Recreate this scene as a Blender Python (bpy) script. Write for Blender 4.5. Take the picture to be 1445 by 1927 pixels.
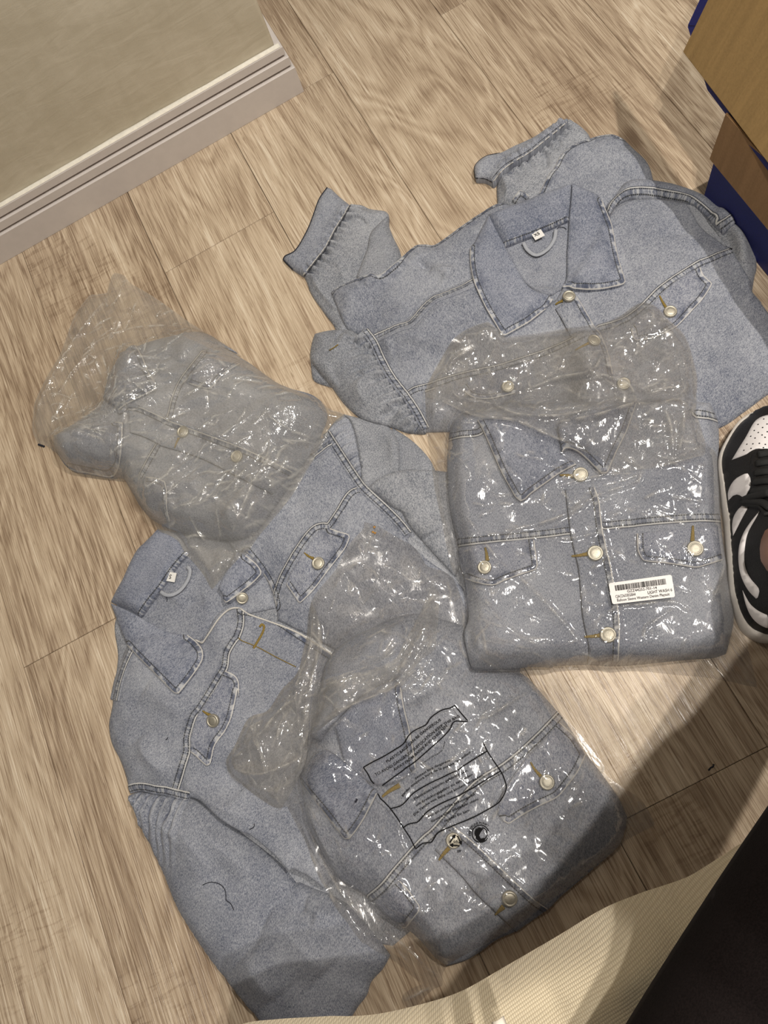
import bpy, bmesh, math, random
import numpy as np
from mathutils import Vector, Matrix
from mathutils.geometry import delaunay_2d_cdt

random.seed(4)
for o in list(bpy.data.objects): bpy.data.objects.remove(o)
SC = bpy.context.scene
COL = SC.collection

# ---------------------------------------------------------------- camera
FOC = 1450.0; IW, IH = 1445.0, 1927.0; CAMH = 1.0
WX = np.array([.8790027, -.47482787, -.0435056])      # world axes seen from the camera (x right, y down, z forward)
WY = np.array([-.43356081, -.8339003, .3415191])
WZ = np.array([-.19844212, -.28133389, -.93886738])
RCW = np.stack([WX, WY, WZ], 1)
cam_d = bpy.data.cameras.new('camera'); cam = bpy.data.objects.new('camera', cam_d); COL.objects.link(cam)
cam_d.sensor_fit = 'VERTICAL'; cam_d.sensor_height = 36.0; cam_d.sensor_width = 27.0
cam_d.lens = FOC * 36.0 / IH; cam_d.clip_start = 0.01
r0, r1, r2 = RCW[0], -RCW[1], -RCW[2]
cam.matrix_world = Matrix(((r0[0], r1[0], r2[0], 0), (r0[1], r1[1], r2[1], 0), (r0[2], r1[2], r2[2], CAMH), (0, 0, 0, 1)))
SC.camera = cam

# ---------------------------------------------------------------- light
SC.view_settings.view_transform = 'Standard'; SC.view_settings.look = 'None'
SC.view_settings.gamma = 1.0; SC.view_settings.use_curve_mapping = False
SC.view_settings.exposure = 0.0
wd = bpy.data.worlds.new('world'); SC.world = wd; wd.use_nodes = True
bg = wd.node_tree.nodes['Background']; bg.inputs[0].default_value = (1.0, .95, .88, 1); bg.inputs[1].default_value = .07
LAMPS = [((.25, -.09, 2.4), 18.0), ((.22, -.30, 2.4), 15.0), ((1.30, .27, 2.4), 38.0), ((-.15, .95, 2.4), 5.0)]
for (lx, ly, lz), pw in LAMPS:                          # round ceiling downlights
    ld = bpy.data.lights.new('ceiling_downlight', 'AREA'); ld.shape = 'DISK'; ld.size = .038; ld.energy = pw
    ld.color = (1.0, .935, .85)
    lo = bpy.data.objects.new('ceiling_downlight', ld); COL.objects.link(lo); lo.location = (lx, ly, lz)

# ---------------------------------------------------------------- helpers: photo point -> world point
def ray(px, z):
    px = np.asarray(px, float).reshape(-1, 2)
    d = np.column_stack([(px[:, 0] - IW / 2) / FOC, (px[:, 1] - IH / 2) / FOC, np.ones(len(px))]) @ RCW
    t = (np.asarray(z, float) - CAMH) / d[:, 2]
    return d[:, :2] * t[:, None]

def Q(ox, oy, pts, k=3.6125):
    return [(ox + x / k, oy + y / k) for x, y in pts]

GX0, GY0, GS, GNX, GNY = -.80, -.50, .0025, 680, 640
class Field:
    def __init__(s, H): s.H = H
    def __call__(s, xy):
        xy = np.asarray(xy).reshape(-1, 2)
        fx = np.clip((xy[:, 0] - GX0) / GS, 0, GNX - 1.001); fy = np.clip((xy[:, 1] - GY0) / GS, 0, GNY - 1.001)
        i = fx.astype(int); j = fy.astype(int); u = fx - i; v = fy - j; H = s.H
        return H[j, i] * (1 - u) * (1 - v) + H[j, i + 1] * u * (1 - v) + H[j + 1, i] * (1 - u) * v + H[j + 1, i + 1] * u * v
HF = np.zeros((GNY, GNX), np.float64)                  # running height of whatever lies on the floor
def blur(H, sig):
    n = int(sig / GS * 3) + 1; k = np.exp(-.5 * (np.arange(-n, n + 1) * GS / sig) ** 2); k /= k.sum()
    A = np.pad(H, n, mode='edge')
    A = sum(k[a] * A[a:a + H.shape[0], :] for a in range(2 * n + 1))
    return sum(k[a] * A[:, a:a + H.shape[1]] for a in range(2 * n + 1))
def lift(px, f, off=0.0):
    px = np.asarray(px, float).reshape(-1, 2); z = np.full(len(px), .01)
    for i in range(14):
        zn = f(ray(px, z)) + off; z = z + (zn - z) * (.9 if i < 6 else .5)
    return ray(px, z), z

def facets(x, y, seed=0):
    """piecewise flat noise: random heights on a skewed triangular lattice, as crumpled film creases"""
    s = (x + y) * .3660254; u = x + s; v = y + s; i = np.floor(u).astype(int); j = np.floor(v).astype(int); fu = u - i; fv = v - j
    def h(a, b): return _A[_P[(_P[(a + seed * 53) & 511] + b) & 511]] / np.pi - 1
    lo = fu > fv
    return np.where(lo, h(i, j) * (1 - fu) + h(i + 1, j) * (fu - fv) + h(i + 1, j + 1) * fv, h(i, j) * (1 - fv) + h(i, j + 1) * (fv - fu) + h(i + 1, j + 1) * fu)
_rng = np.random.RandomState(7); _P = _rng.permutation(512)
_A = _rng.rand(512) * 2 * np.pi; _GXv, _GYv = np.cos(_A), np.sin(_A)
def perlin(x, y, seed=0):
    xi = np.floor(x).astype(int); yi = np.floor(y).astype(int); u = x - xi; v = y - yi
    def g(a, b, du, dv):
        h = _P[(_P[(a + seed * 37) & 511] + b) & 511]; return _GXv[h] * du + _GYv[h] * dv
    su = u * u * u * (u * (u * 6 - 15) + 10); sv = v * v * v * (v * (v * 6 - 15) + 10)
    n0 = g(xi, yi, u, v) * (1 - su) + g(xi + 1, yi, u - 1, v) * su
    n1 = g(xi, yi + 1, u, v - 1) * (1 - su) + g(xi + 1, yi + 1, u - 1, v - 1) * su
    return (n0 * (1 - sv) + n1 * sv) * 1.4

def catmull(P, closed=True, n=6, sharp=48):
    P = np.asarray(P, float); N = len(P); out = []; T = np.zeros_like(P); S = np.zeros(N, bool)
    for i in range(N):
        if not closed and i in (0, N - 1): S[i] = True; continue
        a = P[i] - P[i - 1]; b = P[(i + 1) % N] - P[i]
        c = (a @ b) / (np.linalg.norm(a) * np.linalg.norm(b) + 1e-9)
        if c < math.cos(math.radians(sharp)): S[i] = True
        T[i] = (P[(i + 1) % N] - P[i - 1]) * .5
    for i in range(N if closed else N - 1):
        j = (i + 1) % N; p, q = P[i], P[j]; L = np.linalg.norm(q - p)
        def tang(k):
            if S[k]: return q - p
            t = T[k]; l = np.linalg.norm(t) + 1e-12; return t * min(1, 1.2 * L / l)
        m0, m1 = tang(i), tang(j)
        for k in range(n):
            t = k / n; out.append((2 * t**3 - 3 * t**2 + 1) * p + (t**3 - 2 * t**2 + t) * m0 + (-2 * t**3 + 3 * t**2) * q + (t**3 - t**2) * m1)
    if not closed: out.append(P[-1])
    return np.array(out)
def resample(P, step, closed=True):
    P = np.asarray(P, float)
    if closed: P = np.vstack([P, P[:1]])
    L = np.concatenate([[0], np.cumsum(np.linalg.norm(np.diff(P, axis=0), axis=1))])
    n = max(2, int(round(L[-1] / step))); s = np.linspace(0, L[-1], n + 1)
    R = np.column_stack([np.interp(s, L, P[:, k]) for k in range(P.shape[1])])
    return R[:-1] if closed else R
def inside(xy, poly):
    c = np.zeros(len(xy), bool); x, y = xy[:, 0], xy[:, 1]; n = len(poly)
    for i in range(n):
        a, b = poly[i], poly[(i + 1) % n]
        if a[1] == b[1]: continue
        m = (a[1] > y) != (b[1] > y)
        c ^= m & (x < (b[0] - a[0]) * (y - a[1]) / (b[1] - a[1]) + a[0])
    return c
def pdist(xy, poly, closed=False):
    """distance, arc position, signed distance of points to a polyline"""
    poly = np.asarray(poly, np.float32); xy = np.asarray(xy, np.float32)
    A = poly if closed else poly[:-1]; B = np.roll(poly, -1, 0) if closed else poly[1:]
    D = B - A; L2 = (D * D).sum(1) + 1e-12; ln = np.sqrt(L2); cs = np.concatenate([[0], np.cumsum(ln)])[:-1].astype(np.float32)
    od = np.empty(len(xy), np.float32); os_ = np.empty_like(od); sg = np.empty_like(od)
    ch = max(200, int(1.2e6 / len(A)))
    for k in range(0, len(xy), ch):
        p = xy[k:k + ch]; wx = p[:, 0:1] - A[:, 0]; wy = p[:, 1:2] - A[:, 1]
        t = np.clip((wx * D[:, 0] + wy * D[:, 1]) / L2, 0, 1)
        ex = wx - t * D[:, 0]; ey = wy - t * D[:, 1]; d2 = ex * ex + ey * ey
        i = d2.argmin(1); r = np.arange(len(p))
        od[k:k + ch] = np.sqrt(d2[r, i]); os_[k:k + ch] = cs[i] + t[r, i] * ln[i]
        sg[k:k + ch] = np.sign(D[i, 0] * wy[r, i] - D[i, 1] * wx[r, i])
    return od, os_, sg
def sstep(a, b, x):
    t = np.clip((x - a) / (b - a), 0, 1); return t * t * (3 - 2 * t)

# ---------------------------------------------------------------- helpers: objects
def prop(o, label=None, cat=None, group=None, kind=None):
    if label: o['label'] = label
    if cat: o['category'] = cat
    if group: o['group'] = group
    if kind: o['kind'] = kind
    return o
def thing(name, px, label, cat, group=None, z=0.0):
    o = bpy.data.objects.new(name, None); COL.objects.link(o); xy = ray([px], z)[0]
    o.location = (xy[0], xy[1], z); o.empty_display_size = .05
    return prop(o, label, cat, group)
def link_mesh(name, verts, faces, mat, parent=None, smooth=True, label=None, kind=None):
    me = bpy.data.meshes.new(name); v = np.asarray(verts, float)
    base = np.zeros(3)
    p = parent
    while p is not None: base = base + np.array(p.location); p = p.parent
    me.from_pydata((v - base).tolist(), [], [list(f) for f in faces]); me.update()
    me.polygons.foreach_set('use_smooth', [smooth] * len(me.polygons))
    if mat: me.materials.append(mat)
    o = bpy.data.objects.new(name, me); COL.objects.link(o)
    if parent: o.parent = parent
    return prop(o, label, kind=kind)
def plain_denim(o):
    n = len(o.data.vertices); v = np.zeros(n * 3); o.data.vertices.foreach_get('co', v)
    for k in ('hd', 'bd'): fattr(o.data, k, np.ones(n))
    for k in ('hs', 'bs', 'cr'): fattr(o.data, k, np.zeros(n))
    vattr(o.data, 'tw', v); return o
def fattr(me, name, arr):
    a = me.attributes.new(name, 'FLOAT', 'POINT'); a.data.foreach_set('value', np.asarray(arr, np.float32))
def vattr(me, name, arr):
    a = me.attributes.new(name, 'FLOAT_VECTOR', 'POINT'); a.data.foreach_set('vector', np.asarray(arr, np.float32).ravel())

def sheet(name, outline, mat, parent=None, t=.0022, puff=0., pw=.03, sm=.008, hems=(), bands=(), folds=(), noise=(),
          gathers=(), res=.003, tw=0., crumple=None, label=None, raster=True, extra=None, edge_lift=None, rest=None, sharp=48, skirt=True, gap=0., film_edge=0., flat=False, ridges=None, fk=2.8, rnd=.25):
    """A sheet of cloth or film laid over whatever lies below: traced outline, draped height, folds, seams."""
    global HF
    D = Field(rest if rest is not None else (np.maximum(HF, blur(HF, sm)) if sm else HF))
    low = Field(HF.copy())
    opx = catmull(outline, True, 8, sharp)
    oxy, _ = lift(opx, D, t)
    oxy = resample(oxy, res * 1.05)
    base = lambda xy: D(xy) + t
    def core(xy, d):
        z = base(xy)
        if gap: z = z + gap * sstep(0, .012, d)
        if puff:
            u = np.clip(d / pw, 0, 1); q = 1 - (1 - u) ** 2; z = z + puff * (rnd * np.sqrt(np.clip(q, 0, 1)) + (1 - rnd) * q)
        for (amp, sc, an, ang, sd) in noise:
            ca, sa = math.cos(ang), math.sin(ang); X = (xy[:, 0] * ca + xy[:, 1] * sa) / sc; Y = (-xy[:, 0] * sa + xy[:, 1] * ca) / (sc * an)
            z = z + amp * perlin(X, Y, sd) * sstep(0, .02, d)
        if crumple: z = z + crumple(xy, d)
        return z
    d_of = lambda xy: pdist(xy, oxy, True)[0]
    fcore = lambda xy: core(xy, d_of(xy))
    def settle(xy, d, z):                               # film closes down on to what it lies on along its border
        if not film_edge: return z
        l = low(xy) + .0006; return l + (z - l) * sstep(-.002, film_edge, d)
    # seam polylines and folds, lifted on to the rough surface
    def up(px): return resample(lift(catmull(px, False, 6, 60), fcore)[0], .002, False)
    BL = [up(b[0] if isinstance(b, tuple) else b) for b in bands]
    BO = [(b[1] if isinstance(b, tuple) else {}) for b in bands]
    HL = [oxy if h == 'all' else resample(lift(catmull(h, False, 6, 48), D, t)[0], .002, False) for h in hems]
    FL = [(resample(lift(catmull(f[0], False, 6, 60), fcore)[0], .004, False), f[1], f[2]) for f in folds]
    GL = [(up(g[0]),) + tuple(g[1:]) for g in gathers]
    RL = []
    def fz(xy, d=None, fine=True, cr=None):
        if d is None: d = d_of(xy)
        z = core(xy, d)
        for L, a, w in FL:
            dd, ss, sg = pdist(xy, L); tot = np.linalg.norm(np.diff(L, axis=0), axis=1).sum()
            tp = np.clip(np.sin(np.pi * np.clip(ss / tot, .0, 1.)), 0, 1) ** .5
            fo = a * fk * np.exp(-(dd / w) ** (1.25 if fk > 1 else 2)) * tp; z = z + fo
        for L, lam, a, ln, side in GL:
            dd, ss, sg = pdist(xy, L); ph = ss / lam * 2 * np.pi + 2.2 * perlin(ss / lam * .55, dd / .03, 3)
            tl = ss.max(); m = np.exp(-(dd / ln) ** 1.5) * sstep(0, .004, dd) * (sg * side > 0) * sstep(-.001, .006, ss) * sstep(tl + .001, tl - .006, ss)
            go = (np.abs(np.cos(ph * .5)) * 2 - 1.2 + .4 * perlin(ss / .006, dd / .02, 9)) * m; z = z + a * 2.3 * go
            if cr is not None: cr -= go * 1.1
        if fine:
            for L, a, w in RL:
                bb = (xy[:, 0] > L[:, 0].min() - .006) & (xy[:, 0] < L[:, 0].max() + .006) & (xy[:, 1] > L[:, 1].min() - .006) & (xy[:, 1] < L[:, 1].max() + .006)
                if not bb.any(): continue
                dd, ss, sg = pdist(xy[bb], L); tot = np.linalg.norm(np.diff(L, axis=0), axis=1).sum()
                tp = np.clip(np.sin(np.pi * np.clip(ss / tot, 0, 1)), 0, 1) ** .6; e_ = np.exp(-(dd / w) ** 2) * tp
                z[bb] += a * e_
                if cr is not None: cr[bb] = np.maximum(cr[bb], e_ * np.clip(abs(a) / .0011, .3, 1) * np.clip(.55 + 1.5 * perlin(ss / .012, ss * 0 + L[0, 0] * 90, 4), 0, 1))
        return settle(xy, d, z)
    if callable(ridges): RL = ridges(oxy) + [(resample(L, .003, False), .0015, .0013) for L, a, w in FL]
    # mesh points
    lo, hi = oxy.min(0), oxy.max(0); nx = int((hi[0] - lo[0]) / res) + 2; ny = int((hi[1] - lo[1]) / (res * .866)) + 2
    gx, gy = np.meshgrid(np.arange(nx), np.arange(ny)); g = np.column_stack([(lo[0] + (gx + .5 * (gy & 1)) * res).ravel(), (lo[1] + gy * res * .866).ravel()])
    g = g[inside(g, oxy)]; dg = d_of(g); g = g[dg > res * .6]
    ex = []
    for L, bo in zip(BL, BO):
        T = np.gradient(L, axis=0); T /= np.linalg.norm(T, axis=1)[:, None] + 1e-9; Nn = np.column_stack([-T[:, 1], T[:, 0]])
        h = bo.get('w', .0046)
        for o_ in (-1.5 * h, -h * 1.15, -h * .8, 0, h * .8, h * 1.15, 1.5 * h): ex.append(L + Nn * o_)
        dd = pdist(g, L)[0]; g = g[dd > h * 1.7]
    for L, a, w in RL:
        T = np.gradient(L, axis=0); T /= np.linalg.norm(T, axis=1)[:, None] + 1e-9; Nn = np.column_stack([-T[:, 1], T[:, 0]])
        for o_ in (-1.9 * w, -.8 * w, 0, .8 * w, 1.9 * w): ex.append(L + Nn * o_)
    if any(isinstance(h, str) and h == 'all' for h in hems) or len(hems):
        for L in HL:
            T = np.gradient(L, axis=0); T /= np.linalg.norm(T, axis=1)[:, None] + 1e-9; Nn = np.column_stack([-T[:, 1], T[:, 0]])
            for o_ in (.0016, .005, .008, -.0016, -.005, -.008): ex.append(L + Nn * o_)
        for L in HL:
            dd = pdist(g, L, False)[0]; g = g[dd > .0095]
    if ex:
        ex = np.vstack(ex); ex = ex[inside(ex, oxy)]; ex = ex[d_of(ex) > .0008]
        for L in HL: pass
        g = np.vstack([g, ex])
    if len(g) > 1:                                      # drop points that nearly coincide
        key = np.round(g / .0007).astype(np.int64); _, ui = np.unique(key[:, 0] * 1000003 + key[:, 1], return_index=True); g = g[np.sort(ui)]
    nb = len(oxy); allp = np.vstack([oxy, g])
    V, E_, F_, ov, oe, of = delaunay_2d_cdt([Vector(p) for p in allp.tolist()], [], [list(range(nb))], 1, 1e-6)
    xy = np.array([(p.x, p.y) for p in V])
    bidx = {}
    for i, l in enumerate(ov):
        for q in l:
            if q < nb: bidx[q] = i
    d = d_of(xy); crv = np.zeros(len(xy)); z = fz(xy, d, True, crv)
    n = len(xy); bd = np.full(n, 1.); bs = np.zeros(n); hd = np.full(n, 1.); hs = np.zeros(n)
    for k, (L, bo) in enumerate(zip(BL, BO)):
        dd, ss, sg = pdist(xy, L); sg = sg * bo.get('flip', 1); m = dd < np.abs(bd); sc = .0046 / bo.get('w', .0046)
        bd = np.where(m, np.where(sg == 0, 1, sg) * np.maximum(dd, 1e-5) * sc, bd); bs = np.where(m, ss + 3.7 * k, bs)
        h = bo.get('w', .0046); rip = perlin(ss / .0036, np.zeros(n) + k * 3.3, 5)
        z = z + sstep(h * 1.3, h * .85, dd) * (.0011 + .0005 * rip) - .0006 * np.exp(-((dd - h * .68) / (h * .16)) ** 2)
    for k, L in enumerate(HL):
        dd, ss, sg = pdist(xy, L); m = dd < hd; hd = np.where(m, dd, hd); hs = np.where(m, ss + 5.1 * k, hs)
    if HL:
        rip = perlin(hs / .0065, hd / .02, 8)
        z = z + np.where(hd < .2, sstep(.0085, .004, hd) * (.0007 + .0006 * rip) - .0005 * np.exp(-((hd - .0066) / .0011) ** 2), 0)
    if edge_lift is not None: z = z + edge_lift(xy, d)
    faces = [list(f) for f in F_]
    verts = np.column_stack([xy, z])
    if skirt:
        b = [bidx[i] for i in range(nb)]; zl = np.minimum(low(xy[b]) + .0003, z[b] - .0004)
        sk = np.column_stack([xy[b], zl]); verts = np.vstack([verts, sk])
        ar = (np.roll(oxy[:, 0], -1) * oxy[:, 1] - oxy[:, 0] * np.roll(oxy[:, 1], -1)).sum()
        for i in range(nb):
            j = (i + 1) % nb; q = [b[i], b[j], n + j, n + i]; faces.append(q if ar > 0 else q[::-1])
        for nm in range(1):
            bd = np.concatenate([bd, np.maximum(np.abs(bd[b]), .02)]); bs = np.concatenate([bs, bs[b]]); hd = np.concatenate([hd, hd[b] + .03]); hs = np.concatenate([hs, hs[b]]); crv = np.concatenate([crv, crv[b]])
    o = link_mesh(name, verts, faces, mat, parent, not flat, label); me = o.data
    if mat and mat.name.startswith(('denim', 'cream')):
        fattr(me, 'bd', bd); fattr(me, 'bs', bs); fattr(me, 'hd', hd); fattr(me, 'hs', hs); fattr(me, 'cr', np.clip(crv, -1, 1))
        c, s = math.cos(tw), math.sin(tw); vx, vy = verts[:, 0], verts[:, 1]
        vattr(me, 'tw', np.column_stack([vx * c + vy * s, -vx * s + vy * c, verts[:, 2] + tw]))
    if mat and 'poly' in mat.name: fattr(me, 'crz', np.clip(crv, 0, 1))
    if raster:
        i0 = max(0, int((lo[0] - GX0) / GS)); i1 = min(GNX - 1, int((hi[0] - GX0) / GS) + 1); j0 = max(0, int((lo[1] - GY0) / GS)); j1 = min(GNY - 1, int((hi[1] - GY0) / GS) + 1)
        if i1 > i0 and j1 > j0:
            ii, jj = np.meshgrid(np.arange(i0, i1), np.arange(j0, j1)); c = np.column_stack([(GX0 + ii * GS).ravel(), (GY0 + jj * GS).ravel()])
            m = inside(c, oxy); c = c[m]
            if len(c):
                dc = d_of(c); zz = fz(c, dc, False) + (edge_lift(c, dc) if edge_lift is not None else 0); HF = HF.copy(); a, b_ = jj.ravel()[m], ii.ravel()[m]
                HF[a, b_] = np.maximum(HF[a, b_], zz)
    return o

def seam_band(pts, parent, flip=1, mat=None, w=.0062, **kw):
    """a felled double-stitched seam laid along its traced line"""
    P = resample(catmull(pts, False, 6, 60), 4., False); T = np.gradient(P, axis=0); T /= np.linalg.norm(T, axis=1)[:, None] + 1e-9; N = np.column_stack([-T[:, 1], T[:, 0]])
    h = w / .00072
    out = [tuple(p) for p in P + N * h] + [tuple(p) for p in (P - N * h)[::-1]]
    return sheet('seam_band', out, mat or M_DEN, parent, t=.0010, sm=.003, bands=[([tuple(p) for p in P], {'flip': flip})], res=.003, sharp=60, **kw)
def tube(name, px, r, mat, parent=None, off=0., closed=False, flat=1., step=.004, label=None, pts=None, ns=8, taper=None):
    """a cord, lace or thread lying on the surface"""
    if pts is None:
        f = Field(np.maximum(HF, blur(HF, .004))); xy, z = lift(catmull(px, closed, 8, 70), f, off + r * flat * .8); P = np.column_stack([xy, z])
    else: P = catmull(pts, closed, 8, 70)
    P = resample(P, step, closed); n = len(P); T = np.gradient(P, axis=0); T /= np.linalg.norm(T, axis=1)[:, None] + 1e-9
    vs, fs = [], []
    for i in range(n):
        up = np.array([0, 0, 1.]); s = np.cross(T[i], up); s /= np.linalg.norm(s) + 1e-9; u = np.cross(s, T[i])
        k = taper(i / (n - 1)) if taper else 1.
        for a in range(ns):
            an = 2 * math.pi * a / ns; vs.append(P[i] + s * math.cos(an) * r * k + u * math.sin(an) * r * flat * k)
    for i in range(n if closed else n - 1):
        j = (i + 1) % n
        for a in range(ns): fs.append((i * ns + a, i * ns + (a + 1) % ns, j * ns + (a + 1) % ns, j * ns + a))
    if not closed: fs += [tuple(range(ns))[::-1], tuple((n - 1) * ns + a for a in range(ns))]
    o = link_mesh(name, vs, fs, mat, parent, True, label)
    return plain_denim(o) if mat.name.startswith('denim') else o

def surf_frame(px, off=0., sig=.006):
    f = Field(HF); xy, z = lift([px], f, off); g = Field(blur_local(xy[0], sig)); e = .008
    p = xy[0]; gx = (g([(p[0] + e, p[1])])[0] - g([(p[0] - e, p[1])])[0]) / (2 * e); gy = (g([(p[0], p[1] + e)])[0] - g([(p[0], p[1] - e)])[0]) / (2 * e)
    n = np.array([-gx, -gy, 1.]); n /= np.linalg.norm(n); return np.array([p[0], p[1], max(z[0], g([p])[0] + off)]), n
_bc = {}
def blur_local(p, sig):
    if _bc.get('id') is not HF: _bc['id'] = HF; _bc['B'] = blur(HF, sig)
    return _bc['B']
def lathe(name, prof, pos, nrm, mat, parent, seg=28, label=None):
    n = Vector(nrm); q = Vector((0, 0, 1)).rotation_difference(n).to_matrix(); vs, fs = [], []
    for r, h in prof:
        for a in range(seg):
            an = 2 * math.pi * a / seg; vs.append(np.array(q @ Vector((r * math.cos(an), r * math.sin(an), h))) + pos)
    for i in range(len(prof) - 1):
        for a in range(seg): fs.append((i * seg + a, i * seg + (a + 1) % seg, (i + 1) * seg + (a + 1) % seg, (i + 1) * seg + a))
    fs.append(tuple((len(prof) - 1) * seg + a for a in range(seg)))
    return link_mesh(name, vs, fs, mat, parent, True, label)
BTN = [(.0086, -.001), (.0089, .0012), (.0086, .0026), (.0078, .0033), (.0068, .0033), (.0062, .0028), (.0060, .0027), (.0055, .0030), (.0030, .0033), (.0008, .0033)]
def button(px, parent, tilt=None, s=1.):
    p, n = surf_frame(px, .0012)
    if tilt is not None: n = n + np.array(tilt); n /= np.linalg.norm(n)
    return lathe('button', [(r * s, h) for r, h in BTN], p, n, M_BTN, parent)
def placket(left, right, parent, tw=0.):
    """button band: a folded strip with a worn right edge and a stitched left edge"""
    o = sheet('placket', list(left) + list(right)[::-1], M_DEN, parent, t=.0016, sm=.003, hems=[list(right)], res=.003, tw=tw, sharp=60, noise=((.0006, .02, 1., 0, 3),))
    tube('stitch_line', left, .00038, M_THREAD, parent, step=.002); return o
def bhole(pts, parent, w=.0021):
    """ochre whip-stitched buttonhole wedge showing beside a button"""
    return tube('buttonhole', pts, w, M_OCHRE, parent, flat=.45, step=.0012, taper=lambda t: (.45 + .55 * t) * (1 + .12 * math.sin(t * 70)))
# ---------------------------------------------------------------- materials
class NT:
    def __init__(s, name):
        s.m = bpy.data.materials.new(name); s.m.use_nodes = True; s.t = s.m.node_tree; s.n = s.t.nodes; s.n.clear()
        s.out = s.n.new('ShaderNodeOutputMaterial')
    def add(s, ty, **kw):
        n = s.n.new(ty)
        for k, v in kw.items():
            if k == 'inp':
                for a, b in v.items():
                    if isinstance(b, bpy.types.NodeSocket): s.t.links.new(b, n.inputs[a])
                    else: n.inputs[a].default_value = b
            else: setattr(n, k, v)
        return n
    def math(s, op, a, b=0., c=None, clamp=False):
        n = s.add('ShaderNodeMath', operation=op, use_clamp=clamp)
        for i, v in enumerate((a, b) + ((c,) if c is not None else ())):
            if isinstance(v, bpy.types.NodeSocket): s.t.links.new(v, n.inputs[i])
            else: n.inputs[i].default_value = v
        return n.outputs[0]
    def mix(s, f, a, b, ty='MIX'):
        n = s.add('ShaderNodeMix', data_type='RGBA', blend_type=ty)
        for i, v in ((0, f), (6, a), (7, b)):
            if isinstance(v, bpy.types.NodeSocket): s.t.links.new(v, n.inputs[i])
            else: n.inputs[i].default_value = v if i == 0 else (tuple(v) + (1,) if len(v) == 3 else v)
        return n.outputs[2]
    def noise(s, vec, scale=(1, 1, 1), det=2, rough=.5, dist=0., off=None):
        mp = s.add('ShaderNodeMapping', inp={'Scale': scale}); s.t.links.new(vec, mp.inputs[0])
        if off is not None: s.t.links.new(off, mp.inputs[1])
        return s.add('ShaderNodeTexNoise', inp={'Vector': mp.outputs[0], 'Scale': 1., 'Detail': det, 'Roughness': rough, 'Distortion': dist}).outputs['Fac']
    def ramp(s, f, a, b, x=0., y=1.):
        return s.add('ShaderNodeMapRange', interpolation_type='SMOOTHSTEP', inp={0: f, 1: a, 2: b, 3: x, 4: y}).outputs[0]
    def attr(s, name): return s.add('ShaderNodeAttribute', attribute_name=name)
    def bsdf(s, **inp): return s.add('ShaderNodeBsdfPrincipled', inp={k.replace('_', ' '): v for k, v in inp.items()})
    def bump(s, h, st, dist=.001): return s.add('ShaderNodeBump', inp={'Height': h, 'Strength': st, 'Distance': dist}).outputs[0]
    def end(s, sock):
        s.t.links.new(sock, s.out.inputs[0]); return s.m
    def pos(s): return s.add('ShaderNodeNewGeometry').outputs['Position']

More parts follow.
